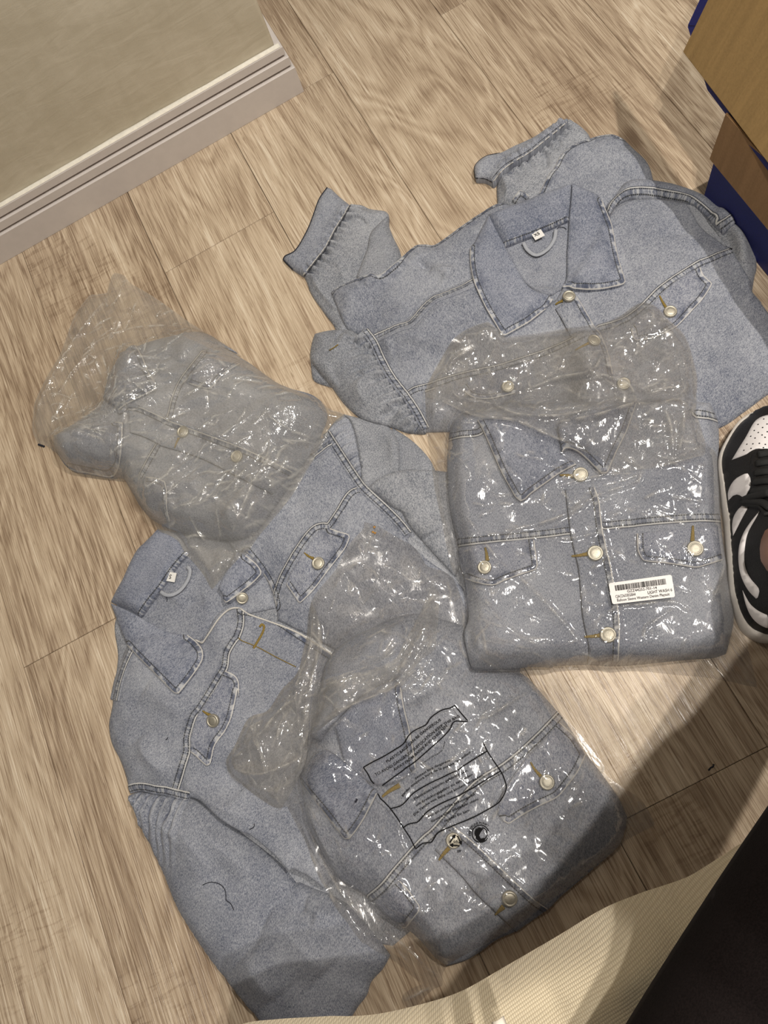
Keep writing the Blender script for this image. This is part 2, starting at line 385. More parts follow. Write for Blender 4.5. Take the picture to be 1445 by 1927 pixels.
def denim(name, light, dark, seam_dark=(.062, .075, .118), twill=1., inner=False):
    k = NT(name); tw = k.attr('tw').outputs['Vector']; P = k.pos()
    big = k.noise(tw, (9, 9, 9), 3, .55); mid = k.noise(tw, (55, 38, 50), 4, .62, .4)
    streak = k.noise(tw, (60, 420, 1), 2, .6); grain = k.noise(tw, (950, 1500, 1), 2, .75); fine = k.noise(tw, (260, 330, 1), 3, .7)
    rot = k.add('ShaderNodeMapping', inp={'Rotation': (0, 0, .62), 'Scale': (1, 1, 1)}); k.t.links.new(tw, rot.inputs[0])
    diag = k.noise(rot.outputs[0], (1350, 400, 1), 1, .5)
    f = k.math('MULTIPLY', k.math('SUBTRACT', big, .5), .95)
    f = k.math('ADD', f, k.math('MULTIPLY', k.math('SUBTRACT', mid, .5), .45))
    f = k.math('ADD', f, k.math('MULTIPLY', k.math('SUBTRACT', streak, .5), .15))
    f = k.math('ADD', f, k.math('MULTIPLY', k.math('SUBTRACT', grain, .5), 1.7 * twill))
    f = k.math('ADD', f, k.math('MULTIPLY', k.math('SUBTRACT', diag, .5), 1.6 * twill))
    f = k.math('ADD', f, k.math('MULTIPLY', k.math('SUBTRACT', fine, .5), .7))
    f = k.math('ADD', f, .5, clamp=True)
    col = k.mix(f, dark, light)
    hd = k.attr('hd').outputs['Fac']; hs = k.attr('hs').outputs['Fac']; bd = k.attr('bd').outputs['Fac']; bs = k.attr('bs').outputs['Fac']
    ab = k.math('ABSOLUTE', bd)
    def pk(s, d, sc, seed):
        v = k.add('ShaderNodeCombineXYZ', inp={0: k.math('MULTIPLY', s, sc), 1: k.math('MULTIPLY', d, 90.), 2: seed}).outputs[0]
        return k.add('ShaderNodeTexNoise', inp={'Vector': v, 'Scale': 1., 'Detail': 2., 'Roughness': .55}).outputs['Fac']
    # indigo left in the puckers, white wear on the ridges, along hems and felled seams
    ph = pk(hs, hd, 150., .3); mh = k.ramp(hd, .0085, .005); mh2 = k.ramp(hd, .022, .006)
    wide = k.math('MULTIPLY', mh2, k.ramp(k.noise(tw, (75, 75, 60), 2), .46, .66))
    col = k.mix(k.math('MULTIPLY', wide, .6), col, seam_dark)
    col = k.mix(k.math('MULTIPLY', mh, k.math('MULTIPLY', k.ramp(ph, .50, .40), .66)), col, seam_dark)
    col = k.mix(k.math('MULTIPLY', mh, k.math('MULTIPLY', k.ramp(ph, .52, .62), .6)), col, (.58, .59, .60))
    pb = pk(bs, ab, 260., 2.3); mb = k.ramp(ab, .0052, .0042)
    wb = k.math('MULTIPLY', k.ramp(ab, .014, .004), k.ramp(k.noise(tw, (60, 60, 60), 2), .5, .68))
    col = k.mix(k.math('MULTIPLY', wb, .42), col, seam_dark)
    col = k.mix(k.math('MULTIPLY', mb, k.math('MULTIPLY', k.ramp(pb, .50, .38), .55)), col, seam_dark)
    col = k.mix(k.math('MULTIPLY', mb, k.math('MULTIPLY', k.ramp(pb, .52, .60), .55)), col, (.52, .53, .54))
    crs = k.attr('cr').outputs['Fac']; col = k.mix(k.ramp(crs, .25, .9, 0., .8), col, seam_dark); col = k.mix(k.ramp(crs, -.25, -.9, 0., .30), col, (.55, .56, .58))  # gather valleys painted darker, crests paler: fold shading added to leftover indigo
    # worn white edges
    we = k.ramp(hd, .0017, .0008); col = k.mix(k.math('MULTIPLY', we, .85), col, (.66, .64, .60))
    wl = k.ramp(k.math('ABSOLUTE', k.math('ADD', bd, .0050)), .0011, .0005); col = k.mix(k.math('MULTIPLY', wl, .8), col, (.62, .61, .58))
    dl = k.ramp(k.math('ABSOLUTE', k.math('ADD', bd, .0062)), .0008, .0004); col = k.mix(k.math('MULTIPLY', dl, .8), col, (.035, .04, .06))
    # stitching
    def dash(s, per): return k.ramp(k.math('FRACT', k.math('DIVIDE', s, per)), .86, .78)
    s1 = k.math('MULTIPLY', k.ramp(k.math('ABSOLUTE', k.math('SUBTRACT', hd, .0066)), .0010, .0005), dash(hs, .0031))
    s2 = k.math('MULTIPLY', k.ramp(k.math('ABSOLUTE', k.math('SUBTRACT', ab, .0031)), .0010, .0005), dash(bs, .0031))
    st = k.math('MAXIMUM', s1, s2); col = k.mix(k.math('MULTIPLY', st, .88), col, (.035, .036, .036))
    h = k.math('ADD', k.math('MULTIPLY', grain, .5), k.math('MULTIPLY', diag, .7)); h = k.math('ADD', h, k.math('MULTIPLY', st, .5))
    b = k.bsdf(Base_Color=col, Roughness=.92, Specular_IOR_Level=.12, Sheen_Weight=.08, Normal=k.bump(h, .35, .0012))
    return k.end(b.outputs[0])
M_DEN = denim('denim_light_wash', (.415, .432, .475), (.108, .122, .166))
M_DENB = denim('denim_blue_collar', (.375, .395, .455), (.08, .097, .15))
M_DENI = denim('denim_inside', (.42, .432, .462), (.135, .148, .178), twill=1.3)
M_DENP = denim('denim_pocket', (.43, .445, .49), (.08, .095, .152))

def simple(name, col, rough=.5, metal=0., bump=0., sc=400., var=.0, spec=.5, **kw):
    k = NT(name); P = k.pos(); n = k.noise(P, (sc,) * 3, 3, .6)
    c = k.mix(k.ramp(n, .3, .7), tuple(x * (1 - var) for x in col), tuple(min(1, x * (1 + var)) for x in col))
    b = k.bsdf(Base_Color=c, Roughness=rough, Metallic=metal, Specular_IOR_Level=spec, **kw)
    if bump: k.t.links.new(k.bump(n, bump, .001), b.inputs['Normal'])
    return k.end(b.outputs[0])
M_BTN = simple('brushed_brass_button', (.50, .47, .39), .5, .8, .15, 900, .12)
M_OCHRE = simple('ochre_thread', (.24, .165, .035), .8, 0, .6, 1400, .5)
M_LABEL = simple('white_label', (.80, .79, .76), .7, 0, .2, 1500, .04)
M_LOOP = simple('pale_denim_binding', (.36, .38, .42), .9, 0, .4, 1200, .15)
M_EDGE = simple('worn_white_edge', (.60, .58, .54), .9, 0, .4, 900, .15)
M_THREAD = simple('dark_stitching', (.05, .05, .055), .85, 0, .5, 1500, .4)
M_INK = simple('black_print', (.008, .008, .009), .85, spec=.1)
M_BTHREAD = simple('black_thread', (.012, .014, .024), .8)
M_STICK = simple('sticker_paper', (.78, .75, .73), .38, 0, 0, 300, .02)
M_GUM = simple('brown_glue', (.42, .20, .03), .4)
M_SWHITE = simple('white_leather', (.80, .77, .77), .42, 0, .12, 900, .03)
M_SBLACK = simple('black_leather', (.012, .011, .011), .40, 0, .5, 700, .3, .35)
M_SOLE = simple('off_white_rubber', (.66, .62, .57), .55, 0, .1, 700, .05)
M_LACE = simple('black_lace', (.01, .01, .01), .75, 0, .6, 1500, .4)
M_SKIN = simple('skin', (.40, .20, .13), .45, 0, .12, 800, .06, Subsurface_Weight=.08, Subsurface_Radius=(.01, .004, .002))
M_NAIL = simple('cream_nail', (.86, .80, .70), .22)
M_BLACKCLOTH = simple('black_jersey', (.011, .008, .008), .9, 0, .3, 900, .3, .1)
M_HAIR = simple('dark_hair', (.02, .014, .01), .6)
M_BLUE = simple('blue_print_card', (.012, .018, .17), .5, 0, .1, 500, .12)

def m_card(name, col):
    k = NT(name); P = k.pos(); a = k.noise(P, (7, 90, 7), 3, .6, .3); b_ = k.noise(P, (300, 300, 300), 3, .7); c_ = k.noise(P, (4, 4, 4), 2)
    f = k.math('ADD', k.math('MULTIPLY', a, .5), k.math('ADD', k.math('MULTIPLY', b_, .3), k.math('MULTIPLY', c_, .3)))
    col = k.mix(k.ramp(f, .35, .75), tuple(x * .82 for x in col), tuple(x * 1.15 for x in col))
    return k.end(k.bsdf(Base_Color=col, Roughness=.8, Specular_IOR_Level=.2, Normal=k.bump(b_, .15, .001)).outputs[0])
M_CARD = m_card('kraft_card', (.36, .235, .10))
M_CARD2 = m_card('kraft_card_dark', (.31, .185, .09))

def m_wood():
    k = NT('oak_vinyl_plank'); P = k.pos(); rnd = k.add('ShaderNodeObjectInfo').outputs['Random']
    off = k.add('ShaderNodeCombineXYZ', inp={0: k.math('MULTIPLY', rnd, 13.7), 1: k.math('MULTIPLY', rnd, 57.1), 2: k.math('MULTIPLY', rnd, 31.)}).outputs[0]
    v = k.add('ShaderNodeVectorMath', operation='ADD'); k.t.links.new(P, v.inputs[0]); k.t.links.new(off, v.inputs[1]); v = v.outputs[0]
    broad = k.noise(v, (9, 1.6, 1), 3, .55, .6); mid = k.noise(v, (60, 2.4, 1), 3, .6, .8); fine = k.noise(v, (640, 11, 1), 2, .6, .25)
    pore = k.noise(v, (1000, 40, 1), 2, .6); saw = k.noise(v, (26, 150, 1), 2, .6, .3); sawm = k.ramp(k.noise(v, (5, 4, 1), 2), .55, .68)
    warp = k.noise(v, (5, 1.1, 1), 3, .55, .6)
    ring = k.math('FRACT', k.math('MULTIPLY', warp, 22.)); ring = k.math('ABSOLUTE', k.math('SUBTRACT', k.math('MULTIPLY', ring, 2.), 1.))
    knot = k.add('ShaderNodeTexVoronoi', inp={'Scale': 1.}, feature='F1'); mp = k.add('ShaderNodeMapping', inp={'Scale': (4.3, 2.1, 1)}); k.t.links.new(v, mp.inputs[0]); k.t.links.new(mp.outputs[0], knot.inputs['Vector'])
    kd = k.ramp(knot.outputs['Distance'], .07, .015)
    f = k.math('ADD', k.math('MULTIPLY', k.math('SUBTRACT', broad, .5), .85), .55)
    f = k.math('ADD', f, k.math('MULTIPLY', k.math('SUBTRACT', mid, .5), .62))
    f = k.math('ADD', f, k.math('MULTIPLY', k.math('SUBTRACT', fine, .5), 1.25))
    f = k.math('ADD', f, k.math('MULTIPLY', k.math('SUBTRACT', ring, .5), .26))
    f = k.math('SUBTRACT', f, k.math('MULTIPLY', k.math('MULTIPLY', k.ramp(saw, .5, .68), sawm), .20))
    f = k.math('SUBTRACT', f, k.math('MULTIPLY', k.ramp(pore, .60, .72), .28))
    gl = k.noise(v, (170, 5.5, 1), 3, .6, .7); gl = k.ramp(k.math('ABSOLUTE', k.math('SUBTRACT', gl, .5)), .045, .012)
    f = k.math('SUBTRACT', f, k.math('MULTIPLY', k.math('MULTIPLY', gl, k.ramp(mid, .35, .6)), .26))
    f = k.math('SUBTRACT', f, k.math('MULTIPLY', kd, .4))
    f = k.math('ADD', f, k.math('MULTIPLY', k.math('SUBTRACT', rnd, .5), .22), clamp=True)
    cr = k.add('ShaderNodeValToRGB', inp={0: f}); e = cr.color_ramp; e.elements[0].color = (.215, .150, .098, 1); e.elements[1].color = (.74, .64, .50, 1)
    for p_, c_ in ((.3, (.355, .264, .182, 1)), (.52, (.490, .384, .272, 1)), (.75, (.61, .495, .362, 1))):
        x = e.elements.new(p_); x.color = c_
    h = k.math('ADD', k.math('MULTIPLY', fine, .8), k.math('ADD', k.math('MULTIPLY', mid, .6), k.math('MULTIPLY', saw, k.math('MULTIPLY', sawm, .5))))
    rg = k.ramp(fine, .3, .7, .22, .42)
    return k.end(k.bsdf(Base_Color=cr.outputs[0], Roughness=rg, Specular_IOR_Level=.42, Normal=k.bump(h, .6, .0018)).outputs[0])
M_WOOD = m_wood()
M_SUB = simple('underlay_black', (.03, .022, .016), .9)

def m_plaster():
    k = NT('greige_plaster'); P = k.pos(); a = k.noise(P, (3, 3, 5), 4, .6, .6); b_ = k.noise(P, (14, 14, 60), 3, .6, 1.0); c_ = k.noise(P, (500,) * 3, 2, .7); s_ = k.noise(P, (25, 25, 6), 3, .6, 1.5)
    f = k.math('ADD', k.math('MULTIPLY', a, .6), k.math('MULTIPLY', b_, .3)); f = k.math('ADD', f, k.math('MULTIPLY', s_, .15))
    col = k.mix(k.ramp(f, .38, .70), (.53, .47, .35), (.67, .605, .475))
    h = k.math('ADD', k.math('MULTIPLY', b_, .8), k.math('ADD', k.math('MULTIPLY', c_, .12), k.math('MULTIPLY', s_, .5)))
    return k.end(k.bsdf(Base_Color=col, Roughness=.62, Specular_IOR_Level=.3, Normal=k.bump(h, .14, .004)).outputs[0])
M_WALL = m_plaster()
M_BASE = simple('satin_skirting_paint', (.66, .61, .575), .35, 0, .03, 60, .02)
M_CAULK_LIT = simple('caulk_and_lit_ledge', (.80, .76, .66), .6, 0, .5, 120, .06)

def m_knit():
    k = NT('cream_waffle_knit'); a = k.attr('tw').outputs['Vector']; sp = k.add('ShaderNodeSeparateXYZ'); k.t.links.new(a, sp.inputs[0])
    n1 = k.noise(a, (60, 60, 60), 2, .6); n2 = k.noise(a, (1800, 1800, 1), 2, .7)
    def w(s, per, ph): return k.math('ABSOLUTE', k.math('SINE', k.math('ADD', k.math('MULTIPLY', s, math.pi / per), ph)))
    wx = w(k.math('ADD', sp.outputs[0], k.math('MULTIPLY', n1, .0006)), .0016, 0.); wy = w(k.math('ADD', sp.outputs[1], k.math('MULTIPLY', n1, .0005)), .0019, 0.)
    h = k.math('MULTIPLY', k.math('POWER', wx, .7), k.math('POWER', wy, .7))
    f = k.math('ADD', k.math('MULTIPLY', h, .75), k.math('MULTIPLY', n2, .3), clamp=True)
    col = k.mix(f, (.56, .465, .315), (.82, .73, .55))
    return k.end(k.bsdf(Base_Color=col, Roughness=.95, Specular_IOR_Level=.08, Sheen_Weight=.2, Normal=k.bump(k.math('ADD', h, k.math('MULTIPLY', n2, .25)), .4, .0010)).outputs[0])
M_KNIT = m_knit()

def film(name, haze, hazecol, tint, gloss, rough, sc, bst, ang=0.):
    """thin crinkled polythene: mostly clear, a little milky, sharp glints on the creases"""
    k = NT(name); mp = k.add('ShaderNodeMapping', inp={'Rotation': (0, 0, ang)}); k.t.links.new(k.pos(), mp.inputs[0]); P = mp.outputs[0]
    n = k.noise(P, (sc, sc * .42, sc), 3, .55, .9); r = k.math('ABSOLUTE', k.math('SUBTRACT', n, .5))
    n2 = k.noise(P, (sc * 3.0, sc * 1.3, sc * 2.), 2, .5, 1.1); r2 = k.math('ABSOLUTE', k.math('SUBTRACT', n2, .5))
    m1 = k.ramp(k.noise(P, (16, 11, 16), 2), .50, .66); m2 = k.ramp(k.noise(P, (26, 17, 26), 2), .56, .68)
    h = k.math('ADD', k.math('MULTIPLY', k.math('MULTIPLY', r, k.ramp(m1, 0., 1., .25, 1.)), -1.2), k.math('MULTIPLY', k.math('MULTIPLY', r2, m2), -.9))
    bp = k.bump(h, bst, .004)
    tr = k.add('ShaderNodeBsdfTransparent', inp={0: tint + (1,)}); df = k.add('ShaderNodeBsdfDiffuse', inp={0: hazecol + (1,), 'Normal': bp})
    tl = k.add('ShaderNodeBsdfTranslucent', inp={0: hazecol + (1,), 'Normal': bp})
    dm = k.add('ShaderNodeMixShader', inp={0: .4, 1: df.outputs[0], 2: tl.outputs[0]})
    gl = k.add('ShaderNodeBsdfGlossy', inp={0: (1, 1, 1, 1), 'Roughness': rough, 'Normal': bp})
    cz = k.attr('crz').outputs['Fac']; hz = k.math('ADD', haze, k.math('MULTIPLY', cz, .50), clamp=True)  # creases whitened in the colour: painted glint lines along with stress haze
    a = k.add('ShaderNodeMixShader', inp={0: hz, 1: tr.outputs[0], 2: dm.outputs[0]})
    fr = k.add('ShaderNodeFresnel', inp={0: 1.5, 'Normal': bp}).outputs[0]
    fr = k.math('MINIMUM', k.math('MULTIPLY', fr, gloss), .26)
    b_ = k.add('ShaderNodeMixShader', inp={0: fr, 1: a.outputs[0], 2: gl.outputs[0]})
    return k.end(b_.outputs[0])
M_FILM = film('clear_polythene', .065, (.72, .69, .64), (.975, .972, .968), 1.6, .075, 48., .24, .5)
M_FILM2 = film('bunched_polythene', .13, (.76, .74, .70), (.975, .972, .965), 1.7, .075, 55., .35, .9)
M_FILMU = film('clear_polythene_under', .055, (.72, .69, .64), (.985, .98, .975), .6, .15, 60., .2)
M_FILMM = film('milky_polythene', .25, (.80, .78, .73), (.97, .965, .95), 2.2, .13, 62., 1.1, 0.)
# ---------------------------------------------------------------- setting
def box_mesh(x0, x1, y0, y1, z0, z1, bev=0.0):
    if not bev:
        v = [(x, y, z) for z in (z0, z1) for x, y in ((x0, y0), (x1, y0), (x1, y1), (x0, y1))]
        return v, [(3, 2, 1, 0), (4, 5, 6, 7), (0, 1, 5, 4), (1, 2, 6, 5), (2, 3, 7, 6), (3, 0, 4, 7)]
    b = bev; v = [(x, y, z0) for x, y in ((x0, y0), (x1, y0), (x1, y1), (x0, y1))] + [(x, y, z1 - b) for x, y in ((x0, y0), (x1, y0), (x1, y1), (x0, y1))] + \
        [(x, y, z1) for x, y in ((x0 + b, y0 + b), (x1 - b, y0 + b), (x1 - b, y1 - b), (x0 + b, y1 - b))]
    f = [(3, 2, 1, 0), (8, 9, 10, 11)]
    for i in range(4):
        j = (i + 1) % 4; f += [(i, j, 4 + j, 4 + i), (4 + i, 4 + j, 8 + j, 8 + i)]
    return v, f
v, f = box_mesh(-1.7, 2.0, -1.6, 3.0, -.03, -.0042)
floor = prop(link_mesh('floor', v, f, M_SUB, None, False), kind='structure')
XS_ = [-1.64, -1.43, -1.22, -1.02, -.815, -.61, -.395, -.184, .02, .222, .424, .623, .826, 1.03, 1.24, 1.445, 1.65, 1.86]
JT = {5: .416, 8: 1.106, 10: 1.098, 6: -.47, 7: -.31, 9: -.52, 11: -.05, 4: .95, 3: .2}
for i in range(len(XS_) - 1):
    y = JT.get(i, random.uniform(-.5, .6)); ys = [y - 3.66, y - 2.44, y - 1.22, y, y + 1.22, y + 2.44, y + 3.66]
    for a, b in zip(ys[:-1], ys[1:]):
        a, b = max(a, -1.6), min(b, 3.0)
        if b - a < .05: continue
        v, f = box_mesh(XS_[i] + .00035, XS_[i + 1] - .00035, a + .0003, b - .0003, -.0042, 0, .0007)
        link_mesh('plank', v, f, M_WOOD, floor, False)

WY0 = 1.1005; WT = .0155; WXE = .1627                  # skirting face, its thickness, its outer corner
def wall_shell():
    """plaster wall end: a hair uneven, with a softly rounded arris"""
    x1, y0 = WXE - WT, WY0 + WT; r = .006; pr = [(-1.9, y0), (x1 - r, y0)]
    pr += [(x1 - r + r * math.sin(a), y0 + r - r * math.cos(a)) for a in np.linspace(.2, math.pi / 2, 6)] + [(x1, 3.0), (-1.9, 3.0)]
    zs = [0, .0895] + list(np.linspace(.095, 2.5, 14)); v, f = [], []; n = len(pr)
    for z in zs: v += [(x, y, z) for x, y in pr]
    for i in range(len(zs) - 1):
        for a in range(n): f.append((i * n + a, i * n + (a + 1) % n, (i + 1) * n + (a + 1) % n, (i + 1) * n + a))
    f.append(tuple((len(zs) - 1) * n + a for a in range(n)))
    return v, f
v, f = wall_shell(); wall = prop(link_mesh('wall_back', v, f, M_WALL, None, False), kind='structure')
PROF = [(WT, 0.0004), (WT, .0496), (WT - .0006, .0502), (WT - .0095, .0506), (WT - .0095, .0545), (WT - .0036, .0549), (WT - .0030, .0555), (WT - .0030, .0696), (WT - .0036, .0702), (WT - .0120, .0706),
        (WT - .0120, .0745), (WT - .0066, .0749), (WT - .0060, .0755), (WT - .0060, .0884), (WT - .0068, .0896), (-.001, .0900)]
def skirting(name, along, a0, a1):
    v, f = [], []; n = len(PROF)
    for e in (0, 1):
        for d, z in PROF:
            if along == 'x': v.append((a0 if e == 0 else (WXE - WT + d), WY0 + WT - d, z))
            else: v.append((WXE - WT + d, (WY0 + WT - d) if e == 0 else a1, z))
    for i in range(n - 1): f.append((i, n + i, n + i + 1, i + 1))
    f.append(tuple(range(n)))
    return prop(link_mesh(name, v, f, M_BASE, None, False), kind='structure')
skirting('baseboard_back', 'x', -1.9, 0); skirting('baseboard_side', 'y', 0, 3.0)
def caulk_lit_ledge():
    v, f = [], []; xs = np.linspace(-1.9, WXE - WT + .006, 300)
    for i, x in enumerate(xs):
        w = .0012 + .0016 * perlin(np.array([x * 9]), np.array([.5]), 2)[0] + .0006 * perlin(np.array([x * 30]), np.array([1.5]), 2)[0]
        v += [(x, WY0 + .0066, .09015), (x, WY0 + WT - .0008, .0904), (x, WY0 + WT - .0006, .0905 + max(w, .0006))]  # spans the whole ledge, so its lit top is painted pale with the bead
    for i in range(len(xs) - 1):
        for a in (0, 1): f.append((3 * i + a, 3 * i + 3 + a, 3 * i + 4 + a, 3 * i + 1 + a))
    return prop(link_mesh('trim_1', v, f, M_CAULK_LIT, None, True), kind='structure')
caulk_lit_ledge()

# ---------------------------------------------------------------- cardboard box
bx = bpy.data.objects.new('cardboard_box', None); COL.objects.link(bx); bx.location = (.567, .554, 0)
prop(bx, 'open brown cardboard box with blue outside at the right edge', 'box')
def slab(name, quad, th, mat, label=None, nseg=1):
    q = np.array(quad, float); n = np.cross(q[1] - q[0], q[3] - q[0]); n /= np.linalg.norm(n)
    bm = bmesh.new(); vs = [bm.verts.new(p) for p in q] + [bm.verts.new(p - n * th) for p in q]
    for ff in ((0, 1, 2, 3), (7, 6, 5, 4), (0, 4, 5, 1), (1, 5, 6, 2), (2, 6, 7, 3), (3, 7, 4, 0)): bm.faces.new([vs[i] for i in ff])
    bmesh.ops.bevel(bm, geom=list(bm.edges), offset=min(.0012, th * .3), segments=2, affect='EDGES')
    bm.normal_update(); me_v = [tuple(v.co) for v in bm.verts]; bm.verts.index_update(); me_f = [[v.index for v in ff.verts] for ff in bm.faces]; bm.free()
    return link_mesh(name, me_v, me_f, mat, bx, False, label)
BX, BY, BZ = .567, .554, .16
slab('side_panel', [(BX, BY, 0), (BX, BY - .60, 0), (BX, BY - .60, BZ), (BX, BY, BZ)], .004, M_BLUE, 'blue outer side')
slab('side_panel', [(BX + .4, BY, 0), (BX + .005, BY, 0), (BX + .005, BY, BZ), (BX + .4, BY, BZ)], .004, M_BLUE, 'blue outer side')
slab('side_panel', [(BX + .4, BY - .6, 0), (BX + .4, BY - .005, 0), (BX + .4, BY - .005, BZ), (BX + .4, BY - .6, BZ)], .004, M_CARD2, 'brown inner side')
slab('bottom_panel', [(BX + .006, BY - .006, .004), (BX + .006, BY - .59, .004), (BX + .39, BY - .59, .004), (BX + .39, BY - .006, .004)][::-1], .004, M_CARD2)
def at(px, z): return tuple(ray([px], z)[0]) + (z,)
# flap folded right down over the blue side
slab('flap', [(BX - .010, BY - .001, .086), (BX - .0042, BY - .001, BZ + .002), (BX - .0042, BY - .6, BZ + .002), (BX - .010, BY - .6, .070)][::-1], .0035, M_CARD2, 'brown flap hanging down')
# flap standing up and leaning outwards, blue on its back
A = np.array(at((1288, 97), .165)); B = np.array(at((1445, 302), .165)); u = (B - A) / np.linalg.norm(B - A); B = A + u * .50
T0 = np.array(at((1335, 0), .222)); up = (T0 - A); up /= np.linalg.norm(up); C = A + up * .34; D_ = B + up * .34 
slab('flap', [tuple(A), tuple(B), tuple(D_), tuple(C)][::-1], .0035, M_CARD, 'tan flap standing up')
nn = np.cross(up, u); nn /= np.linalg.norm(nn); nn *= (1 if nn[0] > 0 else -1)
A2 = A + nn * .006 - u * .018 + up * .020; C2 = A2 + up * .30 ; A3 = A + nn * .0055 - up * .009 + u * .06; B3 = B + nn * .0055 - up * .012
E_ = B + up * .33 + nn * .006
slab('flap_liner', [tuple(A2), tuple(A3), tuple(B3), tuple(E_), ][::-1], .003, M_BLUE, 'blue back of the flap')
slab('flap_liner', [tuple(A2), tuple(E_), tuple(C2), tuple(C2 - up * .02 - u * .002)][::-1], .003, M_BLUE, 'blue back of the flap')
# ---------------------------------------------------------------- size S jacket, lower left
A_ = lambda *p: Q(520, 220, p); B_ = lambda *p: Q(860, 200, p); C_ = lambda *p: Q(1045, 400, p); D4 = lambda *p: Q(570, 500, p); E5 = lambda *p: Q(800, 580, p)
F_ = lambda *p: Q(1045, 640, p); G_ = lambda *p: Q(820, 900, p); H_ = lambda *p: Q(1045, 940, p); I_ = lambda *p: Q(50, 500, p); J_ = lambda *p: Q(280, 620, p)
K_ = lambda *p: Q(190, 950, p); L_ = lambda *p: Q(190, 1280, p); M_ = lambda *p: Q(500, 760, p); N_ = lambda *p: Q(420, 1130, p); O_ = lambda *p: Q(420, 1480, p)
P_ = lambda *p: Q(780, 1180, p); R_ = lambda *p: Q(780, 1450, p); Z_ = lambda *p: Q(0, 1200, p, 1.993); S_ = lambda *p: Q(640, 1300, p, 4.014); U_ = lambda *p: Q(1245, 0, p, 3.855)
V_ = lambda *p: Q(1345, 300, p, 3.853); T_ = lambda *p: Q(1325, 740, p, 3.933); X2 = lambda *p: Q(720, 1200, p, 1.993); Y2 = lambda *p: Q(650, 1750, p, 3.6125)
WR = ((.0036, .055, 1.7, .6, 1), (.0011, .019, 1.6, 1.2, 2))
WRS = ((.0012, .04, 1.4, .4, 4), (.0004, .014, 1.4, .9, 6))

js = thing('denim_jacket', (480, 1400), 'light blue denim jacket size S lying open with its long sleeve toward the bottom left', 'jacket', 'unwrapped denim jackets')
# the back, lying under everything
sheet('back_panel', [(226, 1150), (222, 1240), (212, 1330), (225, 1400), (245, 1480), (330, 1500), (400, 1590), (530, 1690), (640, 1760), (740, 1780), (820, 1700), (900, 1500), (900, 1200), (850, 1030), (800, 960), (710, 880), (640, 815), (590, 830), (560, 850), (420, 990)], M_DENI, js, t=.002, puff=.004, pw=.03, noise=WRS, tw=.3)
# right sleeve, folded back on itself
sheet('sleeve', M_((860, 160), (1000, 255), (1110, 370), (1160, 470), (1000, 520), (880, 480), (840, 330)), M_DENI, js, puff=.008, pw=.02, noise=WR, tw=.9)
sheet('sleeve', M_((530, 72), (470, 120), (415, 190), (520, 360), (640, 545), (690, 520), (690, 400), (660, 230), (600, 90)), M_DEN, js, puff=.010, pw=.02, noise=WRS, tw=.2,
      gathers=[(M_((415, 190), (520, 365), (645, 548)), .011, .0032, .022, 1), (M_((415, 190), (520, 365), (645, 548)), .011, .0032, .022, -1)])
sheet('sleeve', M_((530, 70), (620, 92), (720, 108), (820, 140), (880, 215), (905, 300), (908, 400), (902, 470), (780, 530), (690, 585), (652, 548), (648, 400), (620, 230), (580, 120)), M_DENI, js,
      t=.003, puff=.009, pw=.012, noise=WRS, tw=.1, folds=[(M_((560, 100), (620, 260), (655, 430)), .002, .006)])
sheet('sleeve', M_((900, 790), (960, 880), (1060, 960), (1180, 1080), (1280, 1190), (1300, 1320), (1120, 1250), (980, 1050), (900, 900)), M_DENI, js, puff=.004, pw=.012, noise=WRS, tw=.7)
sheet('sleeve', M_((692, 575), (740, 530), (800, 492), (880, 464), (960, 446), (1060, 448), (1140, 452), (1235, 462), (1330, 700), (1350, 1000), (1290, 1172), (1180, 1060), (1080, 950), (1000, 860), (950, 785), (925, 735), (860, 700), (780, 640)),
      M_DENI, js, t=.003, puff=.010, pw=.016, noise=WRS, tw=.45, folds=[(M_((1050, 935), (1120, 895), (1215, 838)), -.004, .004), (M_((1050, 905), (1120, 868), (1215, 815)), .003, .008)])
# back seen inside the collar
sheet('back_panel', K_((380, 175), (260, 300), (180, 480), (100, 700), (270, 800), (480, 900), (640, 930), (760, 870), (860, 740), (1000, 740), (1190, 700), (1100, 440), (980, 280), (700, 200)),
      M_DEN, js, puff=.006, pw=.03, noise=WRS, tw=-.3, folds=[(K_((380, 640), (480, 620), (580, 690)), .003, .012), (K_((540, 640), (600, 660), (700, 640)), -.002, .01)])
# right front with flap
RF = M_((320, 352), (440, 252), (500, 345), (650, 555), (680, 585), (800, 690), (900, 790), (985, 880), (960, 930)) + [(800, 1050), (880, 1120), (905, 1250), (850, 1330)] + N_((1200, 700), (900, 425), (620, 260), (370, 135)) \
    + K_((1200, 790), (1192, 690), (1165, 580), (1100, 460), (1000, 330)) + [(440, 1035), (420, 1000), (500, 900), (560, 850)]
CH_R = M_((655, 585), (600, 600), (560, 640), (510, 720), (435, 832), (385, 835), (330, 855), (260, 935), (180, 1060), (110, 1190), (70, 1310)) + K_((1180, 695), (1120, 720), (1050, 755))
sheet('front_panel', RF, M_DEN, js, puff=.013, pw=.05, noise=WR, tw=.55, hems=[K_((990, 320), (1100, 460), (1165, 580), (1192, 690))],
      bands=[(CH_R, {'flip': 1})],
      folds=[(M_((250, 700), (380, 600), (480, 500)), .0015, .012), (M_((600, 760), (560, 860), (480, 1000)), .002, .02)])
seam_band(M_((412, 195), (520, 365), (640, 545), (680, 590), (800, 700), (900, 800), (968, 885)), js, -1); seam_band(M_((318, 352), (440, 255)), js)
def flap(pts, parent, **kw):
    hems = kw.pop('hems', ['all']); label = kw.pop('label', None)
    return sheet('pocket_flap', pts, M_DENP, parent, t=.0030, sm=.004, hems=hems, res=.0026, noise=((.0012, .016, 1., .3, 6),), label=label, sharp=40, **kw)
